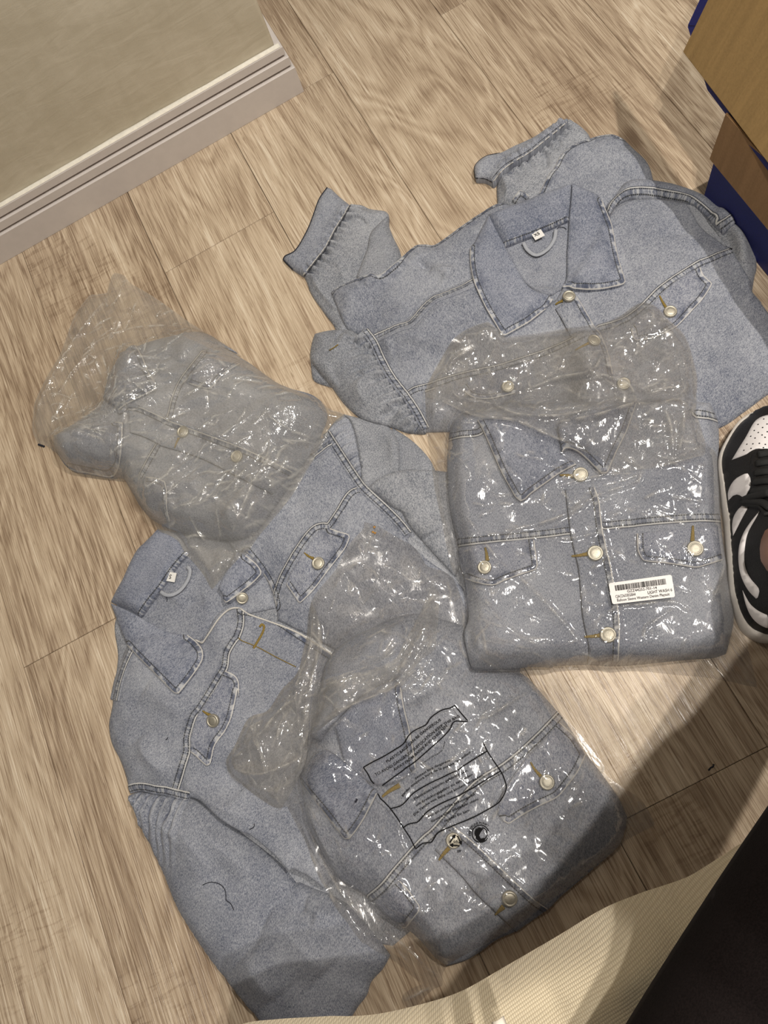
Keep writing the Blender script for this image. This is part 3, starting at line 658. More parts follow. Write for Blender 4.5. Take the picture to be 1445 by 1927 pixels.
fl = M_((440, 848), (500, 868), (560, 886), (574, 905), (545, 975), (490, 1050), (420, 1140), (330, 1260), (240, 1352), (225, 1350), (180, 1285), (140, 1228), (160, 1160), (210, 1080), (270, 985), (345, 880), (390, 850))
flap(fl, js, hems=[M_((440, 848), (500, 868), (560, 886), (574, 905), (545, 975), (490, 1050), (420, 1140), (330, 1260), (240, 1352), (225, 1350), (180, 1285), (140, 1228))], tw=.55)
bhole(M_((262, 1012), (290, 1035), (325, 1052)), js); button(M_((358, 1085))[0], js)
# left sleeve: long balloon running to the bottom of the picture
SL = L_((188, 785), (260, 758), (380, 772), (500, 785), (620, 800), (720, 850), (850, 955), (980, 1060), (1100, 1150), (1230, 1260), (1330, 1385)) + O_((510, 648), (600, 690), (720, 735), (840, 800), (930, 900), (1020, 1000), (1135, 1150), (1085, 1240), (1005, 1330), (975, 1420)) \
    + [(672, 1897), (640, 1950), (560, 1965), (500, 1935), (482, 1912)] + Z_((890, 1330), (800, 1220), (725, 1110), (665, 1010), (612, 880), (555, 760), (515, 680))
sheet('sleeve', SL, M_DEN, js, puff=.034, pw=.070, rnd=.6, noise=((.004, .09, 1.8, .9, 1), (.0012, .025, 1.6, .9, 2)), tw=.15, label='left balloon sleeve',
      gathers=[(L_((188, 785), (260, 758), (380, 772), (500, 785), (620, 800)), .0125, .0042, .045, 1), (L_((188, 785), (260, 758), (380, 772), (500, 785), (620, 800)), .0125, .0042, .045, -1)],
      folds=[(L_((560, 850), (700, 1000), (900, 1180), (1060, 1330)), .005, .014), (L_((480, 900), (600, 1080), (760, 1300)), .004, .02), (L_((420, 850), (440, 960), (500, 1060)), .003, .006),
             (O_((300, 900), (480, 1000), (700, 1250)), .006, .03), (O_((560, 800), (700, 850), (850, 900)), .005, .012), (O_((350, 760), (480, 830), (640, 890)), -.004, .014), (O_((150, 1150), (260, 1300), (350, 1440)), .005, .03)])
# left front with collar wing, flap and curled placket
LF = K_((182, 962), (150, 1060), (110, 1180), (85, 1330)) + L_((70, 215), (55, 310), (75, 430), (130, 540), (168, 640), (190, 735), (300, 752), (420, 768), (500, 778), (620, 795), (700, 822), (850, 940), (960, 1010), (1060, 1060), (1200, 1180), (1300, 1290)) \
    + O_((480, 545), (600, 600), (690, 690), (760, 600), (850, 300)) + [(690, 1480), (780, 1400), (820, 1300)] + N_((1000, 540), (840, 435), (700, 340), (550, 245)) + K_((1380, 892), (1250, 832), (1120, 785), (1000, 742), (940, 703), (870, 712), (800, 775), (740, 865), (690, 940), (600, 960), (400, 900))
CH_L = K_((965, 712), (960, 790), (925, 880), (880, 950), (850, 1010), (838, 1100), (800, 1165), (740, 1265), (660, 1390)) + L_((625, 240), (595, 330), (580, 400), (580, 480), (550, 580), (495, 765))
_cl = {}
def curl_s(xy, d):
    if 'L' not in _cl: _cl['L'] = lift(catmull(K_((1380, 892), (1250, 832), (1120, 785), (1000, 742), (940, 703), (870, 712), (800, 775), (740, 865), (690, 940)), False, 6, 80), Field(HF), .004)[0]
    dd, ss, sg = pdist(xy, _cl['L']); tot = ss.max() + 1e-6
    if 'E' not in _cl: _cl['E'] = lift(catmull(L_((620, 800), (700, 822), (850, 940), (960, 1010), (1060, 1060), (1200, 1180), (1300, 1290)) + O_((600, 600), (690, 690)), False, 6, 80), Field(HF), .004)[0]
    d2, s2, g2_ = pdist(xy, _cl['E']); t2 = s2.max()
    return .012 * np.exp(-(dd / .016) ** 2) * sstep(.02, .10, ss) * sstep(.19, .13, ss) + .013 * np.exp(-(d2 / .022) ** 2) * sstep(.0, .06, s2) * sstep(t2 + .01, t2 - .02, s2)
sheet('front_panel', LF, M_DEN, js, t=.003, puff=.014, pw=.05, noise=WR, tw=-.25, edge_lift=curl_s,
      hems=[K_((1380, 892), (1250, 832), (1120, 785), (1000, 742), (940, 703), (870, 712), (800, 775), (740, 865), (690, 940)) and N_((840, 435), (700, 340), (550, 245), (370, 130), (250, 88), (150, 70))],
      bands=[(CH_L, {'flip': -1})],
      folds=[(L_((260, 400), (330, 520), (450, 640)), .004, .014), (L_((560, 700), (700, 780), (900, 880), (1040, 950)), .004, .012), (K_((300, 1250), (450, 1350), (560, 1440)), .003, .02), (L_((760, 560), (860, 640), (960, 760)), -.003, .018),
             (K_((820, 830), (960, 925), (1060, 965), (1320, 1100)), -.0012, .0016)])
seam_band(L_((190, 742), (240, 728), (300, 728), (380, 745), (440, 752), (500, 768), (600, 790)), js, -1); seam_band(K_((200, 985), (155, 1090), (117, 1210), (92, 1330)), js, -1)
tube('placket_edge', K_((640, 918), (690, 940), (740, 865), (800, 775), (870, 712), (940, 703), (1000, 742), (1120, 785), (1250, 832), (1380, 892)) + N_((700, 340), (840, 432)), .0012, M_EDGE, js, off=.001, step=.003)
tube('placket_stitch', K_((935, 905), (960, 925), (1060, 965), (1200, 1040), (1325, 1102)), .0006, M_OCHRE, js, step=.002)
tube('buttonhole', K_((1078, 830), (1092, 812), (1108, 825), (1100, 865), (1070, 920), (1036, 975)), .0016, M_OCHRE, js, flat=.5, step=.0015, taper=lambda t: 1 + .15 * math.sin(t * 90))
fl = K_((845, 1128), (900, 1152), (930, 1185), (940, 1235), (935, 1310)) + L_((930, 60), (905, 180), (885, 260), (845, 345), (800, 405), (770, 455), (745, 565), (722, 584), (690, 560), (645, 515), (608, 488), (606, 400), (625, 320), (660, 230), (720, 140), (780, 50))
flap(fl, js, hems=[K_((845, 1128), (900, 1152), (930, 1185), (940, 1235), (935, 1310)) + L_((930, 60), (905, 180), (885, 260), (845, 345), (800, 405), (770, 455), (745, 565), (722, 584), (690, 560), (645, 515), (608, 488))], tw=-.25)
bhole(L_((690, 208), (715, 225), (745, 240)), js); button(L_((763, 275))[0], js, tilt=(-.3, -.1, 0))
# collar
sheet('collar', K_((385, 165), (320, 235), (250, 302), (195, 400), (150, 500), (105, 580), (65, 662), (90, 672), (180, 712), (275, 765), (420, 560), (520, 420), (600, 330), (520, 200)), M_DENB, js, t=.004, puff=.010, pw=.015, noise=WRS, tw=-.9,
      bands=[(K_((268, 752), (345, 640), (420, 545), (500, 430), (590, 325)), {'flip': 1})], label='collar back turned up')
LW = K_((65, 670), (110, 690), (180, 722), (290, 780), (400, 840), (490, 872), (550, 880), (590, 886), (620, 905), (650, 930), (690, 985), (690, 1055), (640, 1140), (580, 1220), (530, 1283), (500, 1280), (450, 1232), (350, 1130), (250, 1030), (180, 955), (145, 880), (110, 790))
sheet('collar', LW, M_DENB, js, t=.0045, puff=.006, pw=.02, sm=.006, noise=WRS, tw=-.5, hems=[K_((180, 955), (250, 1030), (350, 1130), (450, 1232), (500, 1280), (530, 1283), (580, 1220), (640, 1140), (690, 1055), (690, 985), (650, 930), (620, 905), (590, 886))], label='left collar wing')
RWg = K_((920, 325), (985, 345), (1050, 395), (1085, 440), (1088, 472), (1040, 525), (960, 590), (900, 635), (852, 668), (835, 650), (820, 600), (795, 570), (830, 490), (880, 400))
def lift_rw(xy, d): return .010 * sstep(.0, .05, xy[:, 0] - xy[:, 0].min()) * 0 + .010 * np.exp(-d / .02)
sheet('collar', RWg, M_DENB, js, t=.010, puff=.004, pw=.02, noise=WRS, tw=.5, hems=[K_((985, 345), (1050, 395), (1085, 440), (1088, 472), (1040, 525), (960, 590), (900, 635), (852, 668), (835, 650))], label='right collar wing')
button(K_((965, 635))[0], js, s=.95)
def label_tag(c, ang, w, h, txt, parent, tsize=.007, off=.004):
    """small woven size tag with its printed letter"""
    p, n = surf_frame(c, off); ca, sa = math.cos(ang), math.sin(ang); vs = []
    for k in (0, 1):
        for a, b in ((-1, -1), (1, -1), (1, 1), (-1, 1)):
            x, y = a * w / 2, b * h / 2; vs.append((p[0] + x * ca - y * sa, p[1] + x * sa + y * ca, p[2] + (.0006 if k else -.0004) - (b + 1) * .0006))
    o = link_mesh('neck_label', vs, [(3, 2, 1, 0), (4, 5, 6, 7), (0, 1, 5, 4), (1, 2, 6, 5), (2, 3, 7, 6), (3, 0, 4, 7)], M_LABEL, parent, False, 'white size label')
    V, Fc = text_mesh(txt); V = V * tsize; V -= V.mean(0)
    P3 = [(p[0] + x * ca - y * sa, p[1] + x * sa + y * ca, p[2] + .0009) for x, y in V]
    link_mesh('size_print', P3, Fc, M_INK, o, False); return o
_tc = {}
def text_mesh(txt, bold=.008):
    if (txt, bold) in _tc: V, F = _tc[(txt, bold)]; return V.copy(), F
    cu = bpy.data.curves.new('txt', 'FONT'); cu.body = txt; cu.size = 1.; cu.resolution_u = 3; cu.offset = bold
    ob = bpy.data.objects.new('txt', cu); COL.objects.link(ob); dg = bpy.context.evaluated_depsgraph_get()
    me = bpy.data.meshes.new_from_object(ob.evaluated_get(dg)); V = np.array([v.co[:2] for v in me.vertices]); F = [list(p.vertices) for p in me.polygons]
    bpy.data.objects.remove(ob); bpy.data.curves.remove(cu); bpy.data.meshes.remove(me); _tc[(txt, bold)] = (V, F); return V.copy(), F
tube('hanging_loop', K_((405, 590), (440, 612), (490, 610), (545, 575), (590, 510), (605, 445), (585, 420)), .0028, M_LOOP, js, off=.003, flat=.5, step=.003)
label_tag(K_((479, 492))[0], math.radians(142), .0155, .013, 'S', js, .0085)
tube('thread_end', K_((395, 590), (430, 605), (447, 635), (447, 660)), .0004, M_BTHREAD, js, step=.002)
# ---------------------------------------------------------------- size XS jacket, upper right
jx = thing('denim_jacket', (1000, 560), 'light blue denim jacket size XS with both cuffs showing above its wide collar', 'jacket', 'unwrapped denim jackets')
sheet('back_panel', U_((120, 1430), (300, 1480), (430, 1590), (560, 1690), (620, 1850), (560, 1980), (300, 1900), (130, 1650)), M_DENI, jx, t=.002, puff=.003, pw=.02, noise=WRS, tw=.9)
# left sleeve and cuff reaching out beyond the hem
SLV = A_((500, 598), (575, 600), (640, 628), (735, 640), (763, 662), (765, 740), (800, 830), (845, 930), (850, 1060), (700, 1200), (560, 1400), (420, 1560), (400, 1440), (330, 1340), (240, 1210), (205, 1120), (183, 1078), (240, 1010), (330, 900), (410, 745), (455, 660))
seam = A_((497, 600), (455, 675), (400, 762), (335, 885), (270, 970), (182, 1078))
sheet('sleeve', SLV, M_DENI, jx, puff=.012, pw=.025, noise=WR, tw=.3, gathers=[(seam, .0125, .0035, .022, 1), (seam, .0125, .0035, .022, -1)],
      folds=[(A_((460, 680), (560, 672), (640, 730)), .003, .006), (A_((470, 700), (560, 692), (625, 745)), -.003, .004), (A_((340, 920), (420, 1000), (470, 1120)), .002, .008), (A_((235, 1070), (310, 1200), (430, 1330)), .002, .003)])
sheet('sleeve', A_((763, 668), (700, 722), (640, 790), (622, 880), (592, 960), (545, 1085), (640, 1200), (860, 1050), (840, 925), (800, 830), (765, 740)), M_DENI, jx, t=.004, puff=.005, pw=.012, noise=WRS, tw=.9)
CF = A_((345, 480), (372, 490), (430, 545), (497, 598), (455, 675), (400, 762), (335, 885), (270, 970), (182, 1080), (110, 1035), (45, 970), (60, 945), (130, 905), (205, 780), (250, 670), (290, 560))
sheet('cuff', CF, M_DEN, jx, t=.0045, puff=.009, pw=.014, noise=((.0014, .02, 1.2, .6, 5),), tw=-.3)
tube('cuff_seam', A_((493, 600), (451, 676), (396, 762), (331, 885), (266, 970), (182, 1076)), .0008, M_EDGE, jx, step=.002); tube('cuff_seam', A_((503, 602), (460, 680), (405, 767), (340, 890), (275, 975), (190, 1082)), .0006, M_THREAD, jx, step=.002)
tube('cuff_edge', A_((345, 480), (290, 560), (250, 670), (205, 780), (130, 905), (60, 945), (45, 970), (110, 1035)), .0009, M_BTHREAD, jx, off=.000, step=.003)
# right sleeve and cuff at the top
SRV = B_((755, 92), (830, 130), (905, 215), (900, 330), (760, 420), (700, 560), (560, 640), (420, 700), (275, 670), (270, 560), (285, 460), (320, 425), (400, 370), (500, 310), (600, 230), (700, 150))
seamr = B_((755, 92), (700, 150), (600, 230), (500, 310), (400, 370), (320, 425), (245, 515))
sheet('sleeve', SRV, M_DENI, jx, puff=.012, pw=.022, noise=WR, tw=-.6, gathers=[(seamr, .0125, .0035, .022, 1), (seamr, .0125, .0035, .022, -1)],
      folds=[(B_((570, 280), (600, 340), (605, 420)), -.004, .005), (B_((600, 245), (650, 270), (700, 260)), -.003, .004), (B_((290, 470), (340, 560), (330, 660)), .003, .006)])
CR = B_((745, 83), (760, 95), (700, 150), (600, 232), (500, 312), (400, 372), (320, 428), (245, 518), (190, 492), (125, 488), (118, 420), (140, 380), (200, 338), (290, 318), (400, 265), (520, 210), (640, 130), (700, 100))
sheet('cuff', CR, M_DEN, jx, t=.012, puff=.008, pw=.014, noise=((.0018, .02, 1.2, .2, 7),), tw=.5)
tube('cuff_seam', B_((757, 95), (697, 150), (597, 230), (497, 310), (397, 370), (317, 426), (247, 510)), .0008, M_EDGE, jx, step=.002); tube('cuff_seam', B_((745, 90), (690, 138), (590, 216), (490, 296), (390, 356), (306, 412), (238, 490)), .0004, M_THREAD, jx, step=.002)
tube('cuff_edge', B_((290, 318), (200, 338), (140, 380), (118, 420), (125, 488), (190, 492), (245, 518)), .0008, M_BTHREAD, jx, step=.003)
sheet('waist_loop', B_((375, 635), (425, 570), (462, 585), (492, 612), (455, 660), (400, 672)), M_DENI, jx, t=.004, puff=.002, pw=.004, hems=[B_((375, 635), (425, 570), (492, 612))], res=.0022)
# back, its hem folded up behind the collar
BK = A_((400, 1262), (372, 1190), (430, 1150), (500, 1120), (640, 1066), (700, 1075), (800, 1000), (940, 880), (1010, 868), (1080, 870), (1250, 750), (1350, 680)) + B_((0, 838), (150, 735), (290, 660), (420, 690), (520, 650), (560, 590), (620, 470), (665, 410), (700, 340), (750, 290), (820, 250), (900, 222), (980, 200), (1060, 195), (1130, 225), (1200, 290), (1290, 380), (1330, 490), (1340, 620), (1100, 900)) \
    + C_((300, 500), (0, 700)) + D4((1100, 620), (700, 600), (420, 480), (300, 425))
hemL = A_((372, 1190), (430, 1150), (500, 1120), (640, 1066), (700, 1075), (800, 1000), (940, 880), (1010, 868), (1080, 870), (1250, 750), (1350, 680)) + B_((0, 838), (150, 735), (290, 660))
hemR = B_((560, 590), (620, 470), (665, 410), (700, 340), (750, 290), (820, 250), (900, 222), (980, 200), (1060, 195), (1130, 225))
sheet('back_panel', BK, M_DEN, jx, t=.003, puff=.014, pw=.035, noise=WR, tw=.35, hems=[hemL, hemR], sm=.012,
      folds=[(A_((950, 960), (1040, 1030), (1140, 1100)), -.006, .008), (A_((1040, 1030), (1130, 1045), (1230, 1052)), .004, .007), (A_((1000, 1000), (1100, 1075), (1200, 1090)), .004, .006), (D4((480, 250), (620, 230), (720, 270)), .002, .012), (D4((540, 340), (680, 320), (780, 260)), .002, .014)])
# right shoulder strip, armhole seam and the sleeve falling away on the right
sheet('sleeve', U_((330, 1600), (430, 1520), (500, 1560), (545, 1610), (610, 1670), (650, 1760), (690, 1900)) + V_((295, 690), (302, 790), (285, 860), (270, 960), (340, 1040), (200, 1100), (120, 800), (60, 600)), M_DENI, jx, puff=.012, pw=.02, noise=WR, tw=1.2,
      folds=[(V_((100, 480), (170, 600), (200, 760)), .006, .01), (V_((60, 500), (130, 620), (160, 760)), -.006, .008)])
sheet('yoke', B_((1010, 690), (1020, 668), (1080, 600), (1130, 530), (1190, 500), (1270, 495), (1350, 505), (1440, 520)) + U_((90, 1335), (200, 1370), (320, 1422), (430, 1492), (500, 1552), (545, 1605), (450, 1690), (390, 1640), (310, 1560), (240, 1490), (170, 1470), (60, 1450), (0, 1440)) + B_((1300, 640), (1180, 630), (1080, 680), (1035, 740)),
      M_DEN, jx, t=.003, puff=.010, pw=.02, noise=WRS, tw=.2, bands=[(B_((1035, 735), (1075, 655), (1120, 610), (1180, 585), (1270, 580), (1360, 590), (1440, 605)) + U_((180, 1440), (250, 1490), (310, 1540), (370, 1610)), {'flip': -1}), (U_((530, 1575), (455, 1620), (385, 1668)), {})])
# right front
RFX = B_((1040, 740), (1080, 690), (1180, 640), (1300, 632)) + U_((0, 1450), (90, 1462), (180, 1478), (230, 1560), (270, 1630), (330, 1690), (400, 1740), (470, 1790), (520, 1805)) + C_((1160, 225), (1200, 262), (1250, 340), (1300, 420), (1335, 480), (1340, 545), (1400, 620), (1445, 680)) \
    + [(1470, 620), (1485, 680), (1480, 725), (1445, 742), (1400, 775), (1350, 806), (1200, 840), (1080, 830), (1050, 600), (1000, 540)] + B_((745, 1250), (900, 1000))
CHX = C_((1195, 262), (1120, 292), (1060, 320), (980, 352), (900, 398), (830, 442), (760, 490), (700, 540), (650, 592), (600, 642), (540, 690), (480, 730), (400, 762), (300, 790))
sheet('front_panel', RFX, M_DEN, jx, t=.003, puff=.016, pw=.045, sm=.012, noise=WR, tw=-.35, bands=[(CHX, {'flip': 1})],
      folds=[(C_((760, 860), (950, 1000), (1150, 1150)), .002, .02), (B_((1250, 640), (1300, 720), (1400, 850)), .002, .02), (C_((880, 150), (900, 260), (880, 330)), .0015, .02)])
fl = C_((985, 375), (1003, 420), (1035, 455), (1066, 482), (1052, 512), (1000, 590), (940, 655), (895, 705), (828, 772), (780, 800), (690, 845), (620, 862), (550, 872), (528, 850), (515, 795), (560, 720), (625, 670), (700, 570), (770, 505), (840, 448), (920, 400))
flap(fl, jx, hems=[C_((985, 375), (1003, 420), (1035, 455), (1066, 482), (1052, 512), (1000, 590), (940, 655), (895, 705), (828, 772), (780, 800), (690, 845), (620, 862), (550, 872), (528, 850), (515, 795))], tw=-.4)
bhole(C_((708, 565), (728, 605), (755, 650)), jx); button(C_((780, 676))[0], jx)
# left front over it
LFX = D4((402, 432), (440, 425), (475, 470), (485, 505), (560, 462), (640, 425), (720, 395), (800, 312), (900, 222), (1040, 168), (1165, 112), (1230, 250), (1340, 440)) + B_((655, 1330), (720, 1235), (800, 1255)) + C_((130, 552), (165, 600), (200, 660), (240, 730), (270, 782), (310, 830), (360, 960), (390, 1100)) \
    + [(1160, 760), (1100, 800), (900, 810)] + D4((835, 1130), (825, 1090), (770, 990), (700, 885), (590, 740), (530, 630), (482, 525))
CHL = D4((705, 885), (760, 848), (830, 828), (920, 805), (1000, 775)) + E5((0, 545), (90, 510), (170, 485), (280, 455), (400, 430), (480, 412), (550, 392), (680, 350), (800, 312), (900, 270), (1000, 222), (1100, 175), (1180, 148))
SHL = D4((475, 500), (560, 458), (640, 420), (720, 392), (765, 350), (800, 310), (850, 258), (900, 220), (970, 192), (1040, 165), (1165, 108))
ARM = D4((420, 440), (480, 520), (530, 630), (590, 740), (640, 810), (700, 885), (770, 990), (835, 1110))
sheet('front_panel', LFX, M_DEN, jx, t=.003, puff=.012, pw=.03, sm=.012, noise=WR, tw=.5, hems=[C_((130, 552), (165, 600), (200, 660), (240, 730), (270, 782), (310, 830), (360, 960), (390, 1100))],
      bands=[(CHL, {'flip': -1})], folds=[(D4((560, 480), (580, 560), (620, 640)), .002, .012), (D4((640, 600), (760, 560), (820, 480)), .0012, .02)])
placket(C_((0, 655), (30, 705), (60, 760), (105, 845)), C_((130, 552), (165, 600), (200, 660), (240, 730), (270, 782), (310, 830)), jx, .5)
# balloon sleeve on the left
BS = D4((415, 428), (378, 475), (330, 442), (240, 435), (160, 445), (80, 465), (62, 520), (48, 612), (60, 660), (130, 750), (195, 825), (280, 940), (380, 1025), (470, 1062), (600, 1092), (700, 1130), (760, 1140), (832, 1142), (840, 1115), (770, 995), (700, 885), (640, 810), (590, 740), (530, 630), (482, 525))
sheet('sleeve', D4((48, 620), (55, 690), (65, 765), (95, 795), (195, 828), (260, 850), (200, 700)), M_DENI, jx, puff=.006, pw=.012, noise=WRS, tw=.2)
sheet('sleeve', BS, M_DENI, jx, t=.003, puff=.028, pw=.04, sm=.010, noise=((.002, .05, 1.4, .5, 11), (.001, .018, 1.3, .5, 12)), tw=.7, label='left balloon sleeve',
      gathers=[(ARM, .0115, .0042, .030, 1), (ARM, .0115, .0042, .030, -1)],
      folds=[(D4((300, 500), (390, 535), (480, 548)), -.007, .005), (D4((260, 470), (340, 500), (430, 480)), .004, .007), (D4((180, 575), (240, 540), (330, 500)), .002, .006), (D4((400, 750), (440, 735), (555, 718)), .005, .006), (D4((430, 640), (470, 610), (510, 590)), -.005, .004),
             (D4((520, 1025), (600, 970), (700, 920)), -.006, .005), (D4((400, 755), (385, 850), (420, 950)), .003, .012)])
seam_band(SHL, jx, -1); seam_band(ARM, jx, -1)
tube('seam_end', D4((180, 575), (205, 560), (240, 535)), .0008, M_OCHRE, jx, step=.002)
flx = E5((290, 490), (262, 545), (275, 575), (330, 608), (420, 618), (520, 600), (610, 578), (625, 500), (640, 400), (540, 410), (400, 450))
flap(flx, jx, hems=[E5((262, 545), (275, 575), (330, 608), (420, 618), (520, 600), (610, 578))], tw=.5)
button(E5((562, 535))[0], jx); button(E5((1147, 222))[0], jx); button(E5((1348, 515))[0], jx)
bhole(E5((1020, 285), (1060, 262), (1110, 238)), jx); bhole(C_((0, 625), (20, 612), (50, 598)), jx, .0024)
# neck: inner back, collar stand, two wings
sheet('back_lining', B_((330, 960), (540, 880), (760, 775), (755, 1000), (745, 1150), (725, 1225), (680, 1260), (640, 1285), (590, 1280), (540, 1260), (450, 1180), (380, 1060)), M_DEN, jx, t=.002, puff=0, sm=.004, noise=WRS, tw=.1, folds=[(B_((500, 1030), (540, 1090), (560, 1130)), -.001, .01)])
button(B_((760, 1294))[0], jx)
sheet('collar', B_((210, 738), (330, 690), (500, 625), (640, 570), (782, 522), (775, 640), (762, 775), (640, 830), (500, 890), (318, 960), (270, 860)), M_DENB, jx, t=.004, puff=.010, pw=.015, noise=WRS, tw=-.3, sm=.006,
      bands=[(B_((316, 948), (500, 880), (640, 825), (758, 768)), {'flip': 1})], label='collar back turned up')
sheet('collar', B_((215, 738), (270, 850), (330, 962), (390, 1070), (450, 1180), (500, 1235), (560, 1266), (610, 1280), (652, 1308), (640, 1332), (580, 1385)) + E5((825, 2), (760, 55), (700, 100), (620, 145), (545, 187), (520, 178), (470, 95)) + B_((238, 1445), (200, 1380), (160, 1300), (125, 1220), (105, 1160), (92, 1090), (88, 1030), (90, 965), (120, 920), (165, 830)),
      M_DENB, jx, t=.0045, puff=.006, pw=.02, sm=.008, noise=WRS, tw=.2, label='left collar wing',
      hems=[B_((90, 965), (88, 1030), (92, 1090), (105, 1160), (125, 1220), (160, 1300), (200, 1380), (238, 1445)) + E5((470, 95), (520, 178), (545, 187), (620, 145), (700, 100), (760, 55), (825, 2)) + B_((640, 1332), (652, 1308))])
RWX = B_((782, 522), (870, 560), (950, 600), (985, 640), (1010, 700), (1050, 800), (1068, 880), (1080, 950), (1095, 1020), (1112, 1085), (1130, 1140), (1146, 1192), (1128, 1212), (1010, 1240), (900, 1250), (800, 1242), (760, 1228), (716, 1228), (745, 1160), (748, 1000), (755, 900), (762, 770), (775, 640))
sheet('collar', RWX, M_DENB, jx, t=.0045, puff=.007, pw=.02, sm=.008, noise=WRS, tw=-.35, label='right collar wing',
      hems=[B_((985, 640), (1010, 700), (1050, 800), (1068, 880), (1080, 950), (1095, 1020), (1112, 1085), (1130, 1140), (1146, 1192), (1128, 1212), (1010, 1240), (900, 1250), (800, 1242), (760, 1228), (716, 1228))])
tube('hanging_loop', B_((450, 925), (480, 978), (540, 1012), (615, 972), (660, 905), (672, 838)), .0028, M_LOOP, jx, off=.003, flat=.5, step=.003)
label_tag(B_((548, 876))[0], math.radians(-3), .015, .0155, 'XS', jx, .0072, .005)
tube('thread_end', B_((675, 840), (690, 822), (720, 822), (745, 835)), .0004, M_BTHREAD, jx, step=.002)
# ---------------------------------------------------------------- bagged jackets
def crumple(a1, s1, a2, s2, an, ang, sd, big=0., sb=.1, flat=None):
    ca, sa = math.cos(ang), math.sin(ang)
    def f(xy, d):
        X = xy[:, 0] * ca + xy[:, 1] * sa; Y = -xy[:, 0] * sa + xy[:, 1] * ca
        wx = X + .3 * s1 * perlin(X / s1 * .8, Y / s1 * .8, sd + 5); wy = Y + .3 * s1 * perlin(X / s1 * .8 + 9, Y / s1 * .8, sd + 6)
        m = sstep(-.15, .35, perlin(X / .06, Y / .06, sd + 2))
        z = a1 * facets(wx / s1, wy / (s1 * an), sd) + a2 * facets(wx / s2, wy / (s2 * an * .8), sd + 1) * (.3 + m)
        if big: z = z + big * facets(wx / sb, wy / (sb * an), sd + 3)
        return (z + a1 * .5) * sstep(0, .010, d)
    return f
def film_sheet(name, pts, mat, parent, **kw):
    rn = kw.pop('rn', 0); ra = kw.pop('ra', 0.); rsd = kw.pop('rsd', 1); rl = kw.pop('rl', (.010, .050)); rk = kw.pop('rk', 1.)
    if rn:
        def ridges(oxy):
            r = random.Random(rsd); out = []; lo, hi = oxy.min(0), oxy.max(0); k = 0
            cl = [np.array((r.uniform(lo[0], hi[0]), r.uniform(lo[1], hi[1]))) for _ in range(9)]
            while len(out) < rn and k < rn * 8:
                k += 1
                c = cl[r.randrange(9)] + np.array((r.gauss(0, .04), r.gauss(0, .04))) if r.random() < .5 else np.array((r.uniform(lo[0], hi[0]), r.uniform(lo[1], hi[1])))
                if not inside(c[None], oxy)[0]: continue
                a = ra + r.gauss(0, .38) + (1.57 if r.random() < .15 else 0); ln = r.uniform(*rl); n = max(3, int(ln / .006)); p = c.copy(); pts = [p.copy()]
                for _ in range(n): a += r.gauss(0, .22); p = p + np.array((math.cos(a), math.sin(a))) * ln / n; pts.append(p.copy())
                out.append((resample(np.array(pts), .0035, False), r.uniform(.0004, .0011) * rk * r.choice((1, 1, -1)), r.uniform(.0010, .0016)))
            return out
        kw['ridges'] = ridges
    kw['fk'] = 1.
    if 'folds' in kw: kw['folds'] = [(a, h * .62, w * .62) for a, h, w in kw['folds']]
    return sheet(name, pts, mat, parent, hems=(), bands=(), film_edge=.016 if 'crumple' in kw else 0., **dict(kw, skirt=False))

# --- milky bag, left
b1 = thing('plastic_bag', (360, 800), 'milky plastic bag on the left around a folded denim jacket', 'bag', group='plastic garment bags')
g1 = thing('denim_jacket', (370, 810), 'folded pale denim jacket inside the milky bag on the left', 'jacket', group='bagged denim jackets')
BAG1 = I_((575, 62), (600, 42), (660, 62), (700, 112), (820, 182), (910, 240), (1000, 305), (1090, 370), (1160, 412), (1300, 490), (1445, 592)) + J_((560, 160), (640, 195), (700, 232), (780, 285), (860, 340), (940, 382), (1020, 420), (1150, 470), (1230, 530), (1290, 550), (1332, 575), (1300, 612), (1230, 642), (1200, 705), (1120, 855), (980, 1090), (830, 1280), (720, 1410)) \
    + K_((1000, 290), (850, 450), (748, 575), (690, 470), (630, 395), (570, 330), (520, 245), (450, 200), (380, 167), (290, 60), (250, 0)) + I_((640, 1445), (560, 1440), (420, 1425), (310, 1395), (210, 1290), (120, 1215), (75, 1212), (35, 1120), (40, 1010), (52, 920), (130, 755), (180, 670), (222, 600), (260, 500), (320, 340), (420, 200), (470, 190), (540, 180))
film_sheet('bag_underside', BAG1, M_FILMU, b1, t=.001, sm=.01, res=.006, raster=True)
body1 = I_((1150, 450), (1240, 470), (1320, 520), (1430, 590)) + J_((500, 118), (620, 190), (700, 240), (850, 350), (960, 400), (1100, 440), (1180, 500), (1205, 570), (1180, 660), (1080, 850), (960, 1040), (840, 1215), (760, 1320), (700, 1390), (600, 1425), (470, 1425), (330, 1400), (200, 1370), (100, 1335), (20, 1290), (-60, 1200), (-130, 1080)) + I_((640, 1440), (400, 1412), (300, 1385), (200, 1260), (190, 1165), (330, 1080), (560, 900), (640, 600), (850, 520), (1000, 480))
